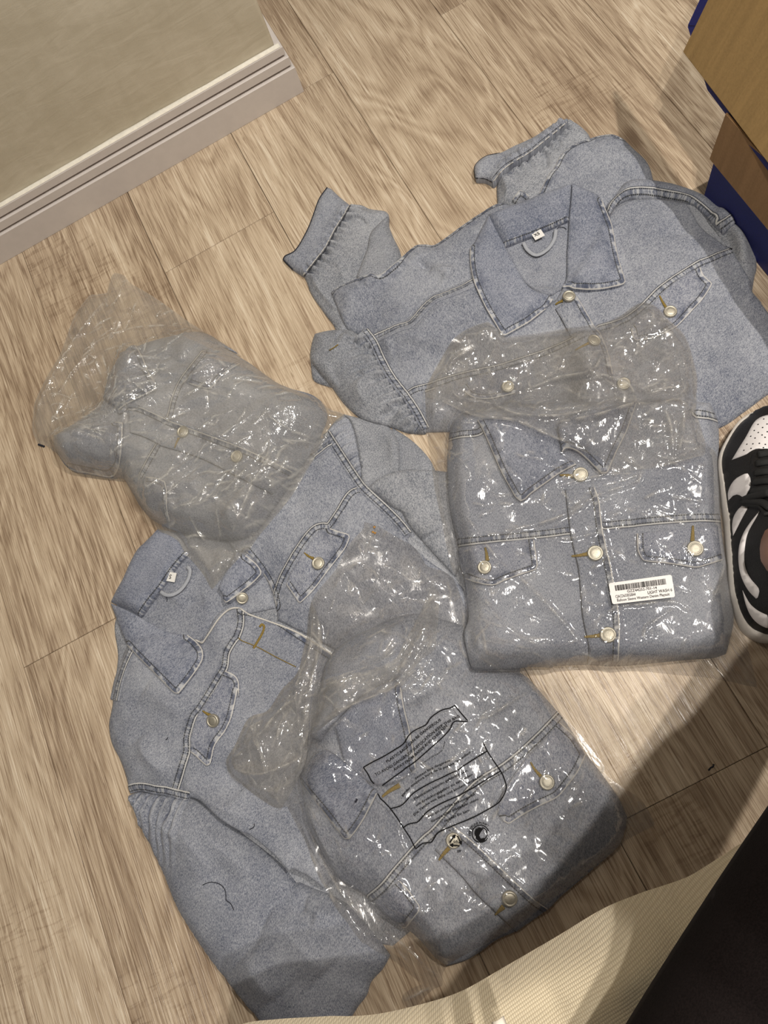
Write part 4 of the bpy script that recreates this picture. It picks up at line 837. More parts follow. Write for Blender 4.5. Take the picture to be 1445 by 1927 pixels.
sheet('body', body1, M_DEN, g1, t=.006, puff=.042, pw=.055, sm=.02, noise=((.003, .05, 1.5, .5, 21), (.001, .02, 1.2, .5, 22)), tw=-.9,
      bands=[(I_((1210, 590), (1130, 690), (1060, 785), (1010, 900), (970, 1050), (900, 1215), (840, 1320), (780, 1430)), {'flip': 1})],
      folds=[(I_((690, 952), (760, 958), (860, 1000), (970, 1052), (1200, 1130), (1445, 1230)), .0022, .0018), (J_((130, 620), (300, 680), (560, 775), (760, 860), (985, 972)), .0022, .0018), (I_((700, 1132), (800, 1165), (900, 1215)), -.001, .0018), (J_((80, 790), (350, 875), (600, 1000), (840, 1120)), -.001, .0018), (J_((860, 905), (800, 1050)), .0015, .002),
             (J_((880, 800), (1050, 780), (1170, 700)), -.006, .012), (J_((700, 1090), (850, 1140)), -.004, .008)])
sheet('collar', I_((190, 1155), (290, 1110), (400, 1090), (520, 1085), (605, 1062), (655, 1068), (650, 1180), (640, 1300), (625, 1380), (600, 1430), (560, 1440), (430, 1415), (300, 1388), (220, 1290)), M_DENB, g1, t=.004, puff=.004, sm=.006, noise=WRS, tw=.2, hems=[I_((605, 1062), (655, 1068), (650, 1180), (640, 1300), (625, 1380), (600, 1430), (560, 1440), (430, 1415), (300, 1388))], label='left collar wing')
sheet('collar', I_((650, 600), (700, 560), (742, 540), (790, 622), (830, 722), (885, 808), (870, 842), (760, 900), (680, 942), (622, 985), (605, 962), (520, 900), (560, 740)), M_DENB, g1, t=.004, puff=.005, sm=.006, noise=WRS, tw=.6, hems=[I_((742, 540), (790, 622), (830, 722), (885, 808), (870, 842), (760, 900), (680, 942), (622, 985))], label='right collar wing')
placket(I_((700, 1132), (800, 1165), (900, 1215)) + J_((80, 790), (350, 875), (600, 1000), (840, 1120)), I_((690, 952), (760, 958), (860, 1000), (970, 1052)) + J_((220, 650), (300, 680), (560, 775), (760, 860), (985, 972)), g1, -.9)
tube('collar_fold', I_((622, 985), (640, 1000), (670, 970), (700, 950), (760, 960)), .003, M_DEN, g1, flat=.7)
flap(J_((345, 235), (380, 190), (420, 172), (520, 180), (600, 200), (622, 232), (560, 270), (500, 312), (460, 360), (425, 402), (390, 402), (320, 385), (272, 368), (300, 300)), g1, hems=[J_((622, 232), (560, 270), (500, 312), (460, 360), (425, 402), (390, 402), (320, 385), (272, 368))], tw=-.9)
flap(J_((-20, 1000), (50, 1010), (110, 1032), (124, 1100), (124, 1210), (146, 1312), (60, 1290), (-10, 1230)), g1, hems=[J_((-20, 1000), (50, 1010), (110, 1032), (124, 1100), (124, 1210), (146, 1312))], tw=-.9)
button(I_((1066, 1132))[0], g1); button(J_((600, 866))[0], g1); bhole(I_((1005, 1240), (1018, 1205), (1035, 1170)), g1)
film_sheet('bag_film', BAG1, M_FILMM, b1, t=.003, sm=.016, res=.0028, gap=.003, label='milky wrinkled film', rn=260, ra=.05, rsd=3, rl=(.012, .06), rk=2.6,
           crumple=crumple(.0042, .022, .0019, .009, 2.4, math.radians(62), 31, .002, .09),
           folds=[(I_((345, 610), (520, 500), (750, 425), (1150, 405)), .005, .007), (I_((430, 630), (560, 570), (750, 540)), .004, .006), (I_((70, 990), (160, 780), (330, 500), (560, 200)), .004, .008), (I_((200, 900), (330, 700), (480, 560)), .003, .008),
                  (J_((560, 1410), (640, 1210), (740, 1010), (840, 830)), .004, .004), (J_((280, 1270), (330, 1370), (380, 1440)), .003, .004), (J_((120, 1010), (450, 760), (720, 560)), .003, .006), (J_((270, 1220), (520, 1090), (700, 900)), .003, .005)])
tube('drawstring_end', I_((80, 1215), (100, 1222), (120, 1228)), .0016, M_BTHREAD, b1, step=.002)

# --- clear bag at the bottom
b3 = thing('plastic_bag', (850, 1500), 'clear plastic bag printed with a suffocation warning around a folded denim jacket at the bottom', 'bag', group='plastic garment bags')
g3 = thing('denim_jacket', (900, 1520), 'folded denim jacket in the printed clear bag at the bottom', 'jacket', group='bagged denim jackets')
BAG3 = M_((668, 800), (720, 815), (765, 832), (870, 892), (1000, 968), (1060, 1040), (1100, 1102), (1260, 1172)) + [(880, 1150), (930, 1200), (985, 1262)] + P_((820, 390), (900, 450), (1010, 600), (1150, 760), (1290, 950)) + X2((830, 508), (870, 540), (905, 565), (960, 600), (992, 640), (1022, 702), (960, 735), (910, 765), (880, 805), (790, 870), (700, 935), (600, 1010), (500, 1085), (400, 1140), (300, 1195), (230, 1235)) \
    + Y2((700, 240), (660, 300), (662, 382), (600, 402), (545, 450), (480, 515), (415, 530), (380, 492), (392, 440), (450, 400), (520, 368), (440, 305), (380, 250), (300, 192), (200, 140), (130, 92)) + O_((940, 1062), (850, 940), (740, 790), (690, 690), (640, 600), (560, 390), (480, 230), (430, 130), (350, 170)) + N_((400, 1420), (330, 1400), (220, 1330), (120, 1250), (50, 1200), (15, 1095), (80, 980), (170, 800), (300, 745), (400, 600), (500, 490), (540, 340), (562, 250), (600, 0)) + M_((470, 1130), (560, 960), (660, 850))
film_sheet('bag_underside', BAG3, M_FILMU, b3, t=.001, sm=.012, res=.006)
body3 = P_((820, 402), (880, 470), (960, 562), (1010, 622), (1090, 740), (1160, 852), (1260, 982), (1380, 1150), (1440, 1280)) + R_((1445, 300), (1435, 390), (1380, 520), (1200, 682), (1000, 852), (900, 950), (780, 1020), (690, 1092), (560, 1150), (450, 1230), (350, 1290), (220, 1330), (150, 1275)) + O_((1340, 1040), (1245, 962), (1100, 880), (960, 740), (780, 620), (600, 300), (540, 60)) + N_((545, 1150), (600, 950), (660, 700), (720, 420), (900, 260), (1100, 140), (1300, 90)) + [(830, 1165), (900, 1190), (960, 1235)]
CH3 = P_((990, 605), (920, 680), (850, 752), (720, 872), (600, 965), (420, 1082)) + O_((1445, 305), (1370, 370), (1300, 445), (1180, 582), (1090, 690), (1000, 765))
sheet('body', body3, M_DEN, g3, t=.006, puff=.030, pw=.045, sm=.02, noise=((.002, .06, 1.4, .5, 41), (.0008, .02, 1.3, .6, 42)), tw=.35, bands=[(CH3, {'flip': 1})],
      folds=[(R_((255, 370), (370, 460), (480, 560), (600, 675), (720, 790), (820, 880), (910, 942)), .0024, .0018), (R_((140, 540), (220, 620), (320, 720), (430, 850), (560, 972), (690, 1098)), -.001, .0018), (R_((420, 700), (400, 800), (440, 860)), -.004, .010),
             (O_((560, 120), (680, 380), (770, 560)), .003, .010), (R_((0, 900), (120, 1050), (220, 1290)), .003, .03), (P_((430, 620), (600, 640), (800, 430)), -.003, .02), (P_((380, 290), (560, 290), (840, 320)), -.006, .010)])
placket(R_((140, 540), (220, 620), (320, 720), (430, 850), (560, 972), (690, 1098)), R_((255, 370), (370, 460), (480, 560), (600, 675), (720, 790), (820, 880), (910, 942)), g3, .35)
sheet('sleeve', N_((590, 920), (640, 720), (700, 420), (860, 280), (1050, 180), (1210, 150), (1230, 300), (1190, 520), (960, 640), (760, 830), (660, 960)), M_DEN, g3, t=.003, puff=.012, pw=.02, noise=WR, tw=.9, folds=[(N_((600, 930), (720, 850), (880, 740)), .006, .006), (N_((620, 900), (700, 820), (800, 770)), -.004, .006), (N_((700, 330), (880, 240), (1060, 120)), .006, .010)])
sheet('collar', N_((760, 860), (850, 740), (960, 640), (1080, 570), (1170, 540), (1208, 592), (1222, 680), (1240, 765), (1262, 850), (1280, 940), (1300, 1050), (1310, 1140), (1200, 1230), (1060, 1260), (950, 1210), (830, 1110)), M_DENB, g3, t=.004, puff=.005, pw=.015, sm=.008, noise=WRS, tw=.1, hems=[N_((1208, 592), (1222, 680), (1240, 765), (1262, 850), (1280, 940), (1300, 1050), (1310, 1140))], label='right collar wing')
sheet('collar', N_((560, 1130), (610, 1050), (700, 1010), (760, 1050), (830, 1110), (950, 1212), (1000, 1262), (1045, 1290)) + O_((1045, 50), (1000, 140), (955, 225), (905, 300), (858, 358), (825, 358), (770, 290), (715, 215), (640, 120), (560, 18)) + N_((530, 1240), (515, 1190)), M_DENB, g3, t=.0045, puff=.006, pw=.015, sm=.008, noise=WRS, tw=-.6, label='left collar wing',
      hems=[O_((1045, 50), (1000, 140), (955, 225), (905, 300), (858, 358), (825, 358), (770, 290), (715, 215), (640, 120), (560, 18), (530, -20))])
flap(P_((985, 645), (1030, 685), (1080, 732), (1125, 795), (1166, 862), (1135, 935), (1100, 1000), (1040, 1080), (980, 1150), (920, 1185), (860, 1212), (750, 1270), (642, 1340), (605, 1318), (560, 1270), (590, 1150), (640, 1060), (760, 890), (870, 780)), g3, tw=.35,
     hems=[P_((985, 645), (1030, 685), (1080, 732), (1125, 795), (1166, 862), (1135, 935), (1100, 1000), (1040, 1080), (980, 1150), (920, 1185), (860, 1212), (750, 1270), (642, 1340), (605, 1318))])
flap(O_((1020, 785), (1100, 720), (1200, 638), (1250, 690), (1290, 745), (1336, 812), (1330, 850), (1300, 890), (1245, 960), (1215, 958), (1150, 905), (1090, 860)), g3, hems=[O_((1200, 638), (1250, 690), (1290, 745), (1336, 812), (1330, 850), (1300, 890), (1245, 960), (1215, 958))], tw=.35)
bhole(P_((788, 918), (815, 965), (858, 1015)), g3); button(P_((900, 1055))[0], g3)
bhole(R_((165, 610), (195, 570), (235, 525)), g3, .0026); button(R_((265, 475))[0], g3)
bhole(R_((548, 982), (575, 955), (605, 925)), g3, .0026); button(R_((646, 868))[0], g3); bhole(N_((1080, 1335), (1130, 1295), (1200, 1255)), g3, .003)
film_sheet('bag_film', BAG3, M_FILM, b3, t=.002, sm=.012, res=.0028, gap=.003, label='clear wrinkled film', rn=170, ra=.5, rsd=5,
           crumple=crumple(.0022, .026, .0008, .010, 1.6, math.radians(20), 51, .0015, .08),
           folds=[(N_((600, 20), (590, 320), (510, 520), (500, 680)), .008, .006), (N_((640, 60), (655, 300), (600, 560), (560, 760), (570, 1000)), .007, .007), (N_((20, 1090), (200, 980), (420, 720), (700, 620)), .008, .008), (N_((60, 1140), (260, 1180), (520, 1080)), .006, .008), (N_((370, 1000), (385, 850), (500, 680)), .004, .005), (N_((640, 560), (900, 480), (1100, 400), (1300, 200)), .006, .006), (N_((600, 860), (900, 700), (1150, 600), (1350, 400)), .006, .006),
                  (N_((960, 700), (1200, 480), (1400, 130)), .006, .007), (N_((180, 820), (240, 1000), (300, 1200)), .005, .006), (N_((80, 1230), (350, 1300), (480, 1180)), .004, .006), (N_((860, 330), (1050, 220), (1240, 120)), .004, .006),
                  (O_((430, 150), (520, 330), (640, 560), (720, 740), (860, 920)), .007, .006), (O_((500, 60), (590, 300), (720, 580), (860, 800), (1000, 940)), .005, .006), (O_((840, 680), (900, 820), (1080, 920)), .005, .006), (Y2((130, 20), (330, 110), (460, 260), (600, 370)), .006, .006), (Y2((250, 0), (400, 100), (560, 260), (650, 330)), .005, .006), (Y2((395, 480), (480, 440), (600, 380)), .003, .005),
                  (P_((340, 640), (520, 600), (700, 480), (860, 400)), .004, .005), (S_((200, 470), (330, 560), (380, 640)), .003, .003), (S_((1000, 440), (1080, 560), (1110, 660)), .003, .003), (S_((440, 980), (450, 1110), (500, 1230), (490, 1340)), .003, .003), (P_((620, 1110), (560, 1260), (520, 1330)), .004, .004), (S_((290, 700), (480, 660), (600, 580)), .003, .004)])

film_sheet('bag_mouth', N_((600, 0), (565, 250), (505, 490), (400, 600), (300, 748), (170, 802), (80, 980), (20, 1092), (55, 1200), (120, 1248), (220, 1325), (330, 1398), (395, 1415), (450, 1320), (500, 1230), (560, 1085), (575, 900), (590, 700), (620, 480), (672, 330), (655, 150)), M_FILM2, b3, t=.001, sm=.006, res=.0036, gap=.001, flat=True, label='bunched film at the bag mouth', rn=80, ra=.9, rsd=15,
           crumple=crumple(.0055, .024, .0018, .010, 1.3, math.radians(50), 91, .002, .07), folds=[(N_((20, 1090), (200, 980), (420, 720), (620, 600)), .008, .007), (N_((60, 1140), (260, 1180), (520, 1080)), .006, .008), (N_((240, 800), (250, 1000), (330, 1200)), .006, .007), (N_((600, 30), (590, 320), (510, 520), (500, 680), (520, 900)), .006, .005)])
film_sheet('bag_mouth', N_((575, 1010), (600, 870), (760, 790), (900, 700), (1060, 640), (1200, 560), (1330, 420), (1445, 330)) + M_((1180, 1290), (1130, 1230)) + N_((1300, 160), (1230, 280), (1160, 400), (1000, 470), (800, 510), (640, 560), (595, 700)), M_FILM2, b3, t=.001, sm=.006, res=.0036, gap=.001, flat=True, label='bunched film at the bag mouth', rn=70, ra=.3, rsd=16,
           crumple=crumple(.0045, .022, .0015, .009, 1.8, math.radians(5), 95, .001, .07), folds=[(N_((600, 940), (800, 830), (1100, 660), (1330, 440)), .006, .005), (N_((640, 580), (900, 520), (1160, 430), (1300, 250)), .006, .005)])
# --- clear bag on the right
b2 = thing('plastic_bag', (1120, 1000), 'clear plastic bag with a white barcode sticker around a folded denim jacket', 'bag', group='plastic garment bags')
g2 = thing('denim_jacket', (1120, 1020), 'folded denim jacket in the clear bag with the barcode sticker beside the sneaker', 'jacket', group='bagged denim jackets')
BAG2 = E5((0, 610), (0, 545), (50, 440), (100, 350), (150, 265), (205, 192), (300, 130), (425, 85), (470, 120), (540, 190)) + [(1000, 628), (1060, 618), (1130, 608)] + C_((450, 692), (520, 640), (600, 606), (690, 640), (770, 725), (850, 795), (900, 872), (940, 1000), (962, 1090), (968, 1160), (960, 1250)) + F_((968, 400), (960, 480), (985, 560), (1030, 700), (1090, 760), (1115, 850), (1150, 1000), (1172, 1200), (1192, 1440)) \
    + H_((1185, 350), (1205, 500), (1230, 700), (1262, 830), (1290, 930), (1330, 1090), (1376, 1278), (1290, 1262), (1200, 1240), (1100, 1222), (1000, 1205), (880, 1195), (740, 1180), (600, 1165), (480, 1162), (372, 1172), (300, 1160), (200, 1152), (0, 1168)) + G_((730, 1332), (620, 1330), (500, 1318), (380, 1305), (240, 1297), (222, 1180), (212, 1000), (190, 780), (150, 690), (105, 600), (60, 400), (20, 200)) + E5((60, 1200), (40, 1020), (12, 860))
film_sheet('bag_underside', BAG2, M_FILMU, b2, t=.001, sm=.012, res=.006)
body2 = F_((970, 425), (1050, 432), (1085, 500), (1110, 600), (1112, 900), (1122, 1200), (1146, 1420)) + H_((1172, 500), (1215, 800), (1192, 930), (1160, 1050), (1080, 1075), (920, 1085), (750, 1102), (580, 1120), (400, 1132), (200, 1122), (0, 1130)) + G_((780, 1285), (640, 1278), (500, 1292), (250, 1296), (222, 1230), (190, 1060), (222, 950), (200, 720), (150, 450), (110, 280), (85, 100)) + E5((150, 1060), (160, 900), (190, 770), (300, 705), (600, 660), (1000, 640), (1400, 640)) + F_((700, 400),)
CH2 = G_((152, 432), (280, 418), (400, 405), (520, 395), (650, 382), (780, 368), (900, 352), (1010, 338), (1130, 322), (1240, 308), (1340, 300)) + H_((560, 150), (720, 135), (900, 122), (1010, 118), (1122, 122))
sheet('body', body2, M_DEN, g2, t=.006, puff=.034, pw=.028, sm=.02, noise=((.0014, .06, 1.4, .5, 61), (.0006, .02, 1.3, .6, 62)), tw=.05,
      bands=[(CH2, {'flip': 1}), (E5((165, 870), (250, 852), (350, 842), (400, 810)), {}), (F_((960, 495), (1030, 505), (1090, 522)), {})],
      folds=[(G_((880, 60), (900, 250), (920, 400), (945, 510), (970, 620), (985, 780), (1000, 950), (1040, 1150), (1030, 1270)), -.0010, .0018), (G_((1065, -20), (1080, 40), (1110, 150), (1125, 280), (1140, 380), (1190, 600), (1212, 720), (1235, 850), (1250, 1000), (1245, 1180)), .0024, .0018),
             (H_((0, 1120), (300, 1060), (700, 1060), (1100, 1030)), .003, .02), (G_((230, 1000), (240, 1150), (330, 1200)), -.003, .008), (H_((1170, 450), (1160, 700), (1180, 900)), -.003, .012)])
sheet('collar', E5((355, 762), (400, 850), (435, 930), (470, 1010), (505, 1090), (540, 1160), (580, 1230), (612, 1285), (648, 1314), (680, 1300), (720, 1262), (820, 1190), (920, 1120), (1032, 1060), (965, 1020), (935, 990), (960, 860), (900, 740), (600, 730)), M_DENB, g2, t=.0045, puff=.006, pw=.02, sm=.008, noise=WRS, tw=.3, label='left collar wing',
      hems=[E5((355, 762), (400, 850), (435, 930), (470, 1010), (505, 1090), (540, 1160), (580, 1230), (612, 1285), (648, 1314), (680, 1300), (720, 1262), (820, 1190), (920, 1120), (1032, 1060))])
sheet('collar', E5((932, 985), (945, 960), (975, 952), (1035, 975), (1090, 1020), (1140, 1070), (1200, 1128), (1240, 1115), (1270, 1050), (1300, 980), (1335, 910), (1365, 850), (1400, 755), (1440, 640), (1250, 670), (1000, 720), (900, 800)), M_DENB, g2, t=.006, puff=.006, pw=.02, sm=.008, noise=WRS, tw=-.3, label='right collar wing',
      hems=[E5((932, 985), (945, 960), (975, 952), (1035, 975), (1090, 1020), (1140, 1070), (1200, 1128), (1240, 1115), (1270, 1050), (1300, 980), (1335, 910), (1365, 850), (1400, 755), (1440, 640))])
placket(G_((880, 75), (900, 250), (920, 400), (945, 510), (970, 620), (985, 780), (1000, 950), (1040, 1150), (1030, 1260)), G_((1080, 60), (1110, 150), (1125, 280), (1140, 380), (1190, 600), (1212, 720), (1235, 850), (1250, 1000), (1245, 1180), (1240, 1250)), g2, .05)
flap(G_((150, 478), (300, 455), (450, 435), (640, 412), (668, 420), (680, 500), (692, 592), (680, 622), (560, 662), (470, 695), (390, 728), (280, 712), (200, 685), (168, 600)), g2, hems=[G_((668, 420), (680, 500), (692, 592), (680, 622), (560, 662), (470, 695), (390, 728), (280, 712), (200, 685))], tw=.05)
flap(H_((555, 232), (556, 300), (562, 355), (592, 412), (625, 422), (760, 435), (860, 450), (955, 463), (1030, 445), (1138, 412), (1132, 300), (1118, 182), (900, 192), (720, 212)), g2, hems=[H_((555, 232), (556, 300), (562, 355), (592, 412), (625, 422), (760, 435), (860, 450), (955, 463), (1030, 445), (1138, 412))], tw=.05)
bhole(G_((335, 470), (345, 515), (350, 560)), g2, .0026); button(G_((332, 606))[0], g2)
bhole(H_((935, 178), (934, 225), (932, 285)), g2, .0026); button(H_((949, 335))[0], g2, s=1.1)
bhole(E5((915, 1135), (955, 1135), (1005, 1142)), g2, .0026); button(E5((1056, 1132))[0], g2, s=1.1)
bhole(G_((922, 530), (970, 525), (1030, 515)), g2, .0026); button(G_((1084, 510))[0], g2, s=1.1)
bhole(G_((1010, 1078), (1060, 1075), (1115, 1068)), g2, .0026); button(G_((1171, 1065))[0], g2, s=1.08)
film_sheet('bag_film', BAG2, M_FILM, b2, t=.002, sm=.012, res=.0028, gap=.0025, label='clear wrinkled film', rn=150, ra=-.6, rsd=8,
           crumple=crumple(.0018, .028, .0006, .010, 1.7, math.radians(-40), 71, .0008, .08),
           folds=[(E5((130, 640), (350, 735), (600, 765), (800, 850), (1000, 935), (1100, 985)), .008, .006), (E5((170, 490), (220, 610), (400, 640), (660, 730), (1000, 720), (1300, 600)), .007, .006), (E5((600, 590), (900, 480), (1130, 430), (1220, 280)), .006, .006), (E5((900, 520), (1000, 560), (1130, 640)), -.006, .010), (E5((640, 660), (860, 700), (1130, 650)), .007, .006), (E5((160, 450), (190, 360), (330, 270)), .004, .006), (E5((1050, 440), (1200, 480), (1420, 620)), .005, .006), (E5((40, 930), (200, 1000), (290, 1090), (310, 1170)), .003, .003),
                  (F_((0, 560), (250, 520), (560, 430), (640, 440)), .005, .005), (F_((540, 460), (540, 380), (470, 290), (200, 210)), .006, .006), (F_((710, 440), (780, 410), (880, 400)), .004, .005), (F_((720, 860), (860, 820), (1010, 780)), .005, .006), (F_((0, 1000), (250, 930), (580, 905), (560, 960), (280, 1060), (0, 1210)), .003, .004), (F_((880, 480), (860, 650), (830, 790)), .004, .004), (F_((740, 470), (780, 580), (800, 760)), .004, .005), (F_((550, 350), (750, 330), (940, 310)), .005, .006),
                  (G_((210, 260), (320, 420), (450, 590)), .003, .003), (G_((200, 690), (330, 820), (450, 980), (640, 1120)), .005, .005), (G_((430, 560), (640, 740), (850, 960), (1000, 1150)), .004, .005), (G_((90, 500), (150, 640), (330, 700)), .004, .005), (G_((450, 450), (540, 350), (700, 310), (900, 240), (1100, 130)), .004, .004), (G_((750, 400), (900, 410), (1100, 370)), .003, .003), (G_((220, 1290), (330, 1200), (330, 1080), (300, 980)), .003, .004),
                  (H_((350, 780), (420, 730), (600, 710), (800, 695), (920, 760)), .003, .003), (H_((600, 950), (620, 870), (800, 740)), .002, .003), (H_((1060, 700), (1120, 560), (1150, 410)), .005, .004), (H_((0, 1140), (180, 1050), (370, 1165), (560, 990)), .004, .004), (H_((800, 1040), (900, 940)), .002, .003)])
film_sheet('bag_mouth', E5((5, 605), (8, 548), (55, 440), (105, 352), (155, 268), (208, 196), (300, 136), (425, 92), (480, 130), (545, 198)) + [(1000, 632), (1060, 622), (1130, 612)] + C_((450, 698), (520, 646), (600, 612), (690, 646), (770, 731), (846, 800), (894, 874), (934, 1000), (956, 1090), (962, 1160), (955, 1250)) + F_((962, 400), (955, 480), (978, 560), (1018, 700), (1020, 778), (860, 820), (720, 860), (560, 880), (400, 905))
           + E5((1180, 1010), (1100, 985), (1000, 935), (800, 850), (600, 768), (350, 737), (130, 642)), M_FILM2, b2, t=.001, sm=.006, res=.0036, gap=.001, flat=True, label='crumpled film at the bag mouth', rn=150, ra=-.1, rsd=17,
           crumple=crumple(.0055, .024, .0018, .010, 1.4, math.radians(-20), 99, .002, .07), folds=[(E5((170, 490), (220, 610), (400, 640), (660, 730), (1000, 720), (1300, 600)), .008, .006), (E5((600, 590), (900, 480), (1130, 430), (1220, 280)), .007, .006), (F_((540, 460), (540, 380), (470, 290), (200, 210)), .007, .006), (F_((0, 560), (250, 520), (560, 430), (640, 440)), .006, .005), (E5((160, 450), (190, 360), (330, 270)), .005, .006), (E5((130, 640), (350, 735), (600, 765), (800, 850), (1000, 935), (1100, 985)), .005, .005), (F_((880, 480), (860, 650), (830, 790)), .005, .005), (F_((740, 470), (780, 580), (800, 760)), .005, .006)])
# sticker
SB = [np.array(p) for p in H_((360, 571), (788, 512), (813, 664), (387, 714))]
def bil(u, v): return (SB[0] * (1 - u) * (1 - v) + SB[1] * u * (1 - v) + SB[2] * u * v + SB[3] * (1 - u) * v)
_sm = Field(np.maximum(HF, blur(HF, .012))); _pc = [lift([bil(u, v)], _sm, .0015) for u, v in ((0, 0), (1, 0), (1, 1), (0, 1))]
PC = [np.array([xy[0][0], xy[0][1], z[0]]) for xy, z in _pc]
def bw(u, v, dz=0.):
    p = PC[0] * (1 - u) * (1 - v) + PC[1] * u * (1 - v) + PC[2] * u * v + PC[3] * (1 - u) * v; return p + np.array([0, 0, dz])
def sticker_patch(name, u0, v0, u1, v1, dz, mat, par, rad=0., label=None):
    pts = []
    if rad:
        for cx, cy, a0 in ((u0 + rad * .36, v0 + rad, 180), (u1 - rad * .36, v0 + rad, 270), (u1 - rad * .36, v1 - rad, 0), (u0 + rad * .36, v1 - rad, 90)):
            for a in np.linspace(a0, a0 + 90, 6): pts.append((cx + rad * .36 * math.cos(math.radians(a)), cy + rad * math.sin(math.radians(a))))
    else: pts = [(u0, v0), (u1, v0), (u1, v1), (u0, v1)]
    n = len(pts); vs = [bw(u, v, dz) for u, v in pts] + [bw(u, v, dz - .0005) for u, v in pts]
    return link_mesh(name, vs, [tuple(range(n))[::-1], tuple(range(n, 2 * n))] + [(i, (i + 1) % n, n + (i + 1) % n, n + i) for i in range(n)], mat, par, False, label)
stk = sticker_patch('barcode_sticker', 0, 0, 1, 1, .0016, M_STICK, b2, .09, 'white barcode sticker')
vs, fs = [], []; u = .09; rr = random.Random(12)
while u < .90:
    w = rr.choice([.0035, .0035, .006, .010, .0035]); g = rr.choice([.0035, .005, .0035, .008])
    k = len(vs); vs += [bw(a, b, .0019) for a, b in ((u, .14), (u + w, .14), (u + w, .40 if 1 else .4), (u, .40))]; fs.append((k, k + 3, k + 2, k + 1)); u += w + g
link_mesh('barcode', vs, fs, M_INK, stk, False)
def sticker_text(t, u0, u1, v0, h, sx=1.0):
    V, Fc = text_mesh(t); V -= V.min(0) * np.array([1, 0]); wdt = V[:, 0].max(); V[:, 0] = u0 + V[:, 0] / wdt * (u1 - u0); V[:, 1] = v0 - V[:, 1] * h
    link_mesh('sticker_print', [bw(a, b, .0019) for a, b in V], [f[::-1] for f in Fc], M_INK, stk, False)
sticker_text('GZZ44252-701-14', .27, .74, .545, .17); sticker_text('CJACD633EG0A4', .07, .39, .73, .19); sticker_text('LIGHT WASH 6', .585, .97, .73, .19); sticker_text('Balloon Sleeve Western Denim Playsuit', .085, .92, .905, .18)

# printed warning on the bottom bag
FT = Field(HF); FTS = Field(np.maximum(HF, blur(HF, .003)))
def print_px(name, V, Fc, parent):
    xy, z = lift(V, FTS, .0018); return link_mesh(name, np.column_stack([xy, z]), Fc, M_INK, parent, False)
def text_path(t, pts, h, parent=None):
    """lettering along a traced baseline, glyph height h in photo pixels"""
    P = resample(catmull(pts, False, 8, 80), 1.0, False); L = np.concatenate([[0], np.cumsum(np.linalg.norm(np.diff(P, axis=0), axis=1))])
    V, Fc = text_mesh(t, .022); V = V - np.array([V[:, 0].min(), 0]); s = V[:, 0] / V[:, 0].max() * L[-1]
    X = np.interp(s, L, P[:, 0]); Y = np.interp(s, L, P[:, 1]); T = np.gradient(P, axis=0); T /= np.linalg.norm(T, axis=1)[:, None]
    tx = np.interp(s, L, T[:, 0]); ty = np.interp(s, L, T[:, 1]); o = V[:, 1] * h / .72
    return print_px('warning_text', np.column_stack([X + ty * o, Y - tx * o]), [f[::-1] for f in Fc], parent or b3)
def line_px(pts, w=1.1, closed=False, parent=None, name='warning_frame'):
    P = resample(catmull(pts, closed, 6, 50), 4., closed); T = np.gradient(P, axis=0) if not closed else (np.roll(P, -1, 0) - np.roll(P, 1, 0)); T /= np.linalg.norm(T, axis=1)[:, None] + 1e-9; N = np.column_stack([-T[:, 1], T[:, 0]])
    V = np.vstack([P + N * w, P - N * w]); n = len(P); m = n if closed else n - 1
    return print_px(name, V, [(i, (i + 1) % n, n + (i + 1) % n, n + i) for i in range(m)], parent or b3)
for t, pts in (('PLASTIC BAGS CAN BE DANGEROUS', ((355, 545), (470, 465), (580, 365), (670, 290), (765, 225))), ('TO AVOID DANGER OF SUFFOCATION KEEP THIS BAG', ((268, 645), (400, 572), (540, 470), (700, 330), (800, 255), (905, 198))),
               ('AWAY FROM BABIES AND CHILDREN', ((408, 607), (520, 535), (650, 420), (740, 340), (812, 268)))):
    text_path(t, S_(*pts), 5.2)
for t, pts in (("peuvent \u00eatre dangereux", ((570, 668), (700, 590), (835, 530))), ("garder toujours hors de la port\u00e9e des enfants", ((470, 800), (560, 712), (700, 622), (850, 560), (1000, 460))), ('Plastikt\u00fcten k\u00f6nnen gef\u00e4hrlich sein.', ((562, 825), (700, 745), (820, 680), (970, 605))),
               ('um Erstickungsgefahr zu vermeiden', ((577, 872), (700, 800), (860, 715), (1003, 637))), ('Die Tasche von Baby und kindern fernhalten', ((562, 945), (680, 850), (860, 760), (1080, 645))), ('F\u00f6r att undvika kv\u00e4vningsrisk', ((672, 960), (800, 885), (900, 845), (1025, 785))),
               ('f\u00f6rvara alltid pl\u00e5stp\u00e5sar utom', ((692, 997), (820, 925), (1045, 825))), ('r\u00e4ckh\u00e5ll f\u00f6r barn', ((792, 992), (880, 950), (982, 908))), ('ces sacs en plastique les enfants', ((610, 560), (690, 505), (770, 455), (795, 385)))):
    text_path(t, S_(*pts), 4.4 if t[:3] != 'ces' else 2.2)
line_px(S_((175, 578), (250, 535), (320, 500), (400, 452), (480, 398), (520, 335), (565, 298), (650, 255), (675, 215), (705, 185), (770, 145), (830, 130), (866, 110), (915, 170), (967, 230), (920, 232), (876, 228), (850, 245), (828, 292), (780, 345), (740, 382), (650, 462), (560, 540), (500, 580), (470, 605), (418, 642), (318, 716)))
line_px(S_((175, 578), (210, 630), (235, 680), (258, 702)))
line_px(S_((285, 778), (305, 815), (335, 842), (380, 892), (430, 960), (480, 1038), (530, 1115), (570, 1196), (600, 1170), (625, 1152), (690, 1146), (712, 1112), (738, 1072), (850, 1020), (1000, 958), (1100, 905), (1190, 850), (1230, 800), (1255, 738), (1250, 695), (1232, 645), (1212, 606), (1160, 530), (1110, 452), (1082, 392)))
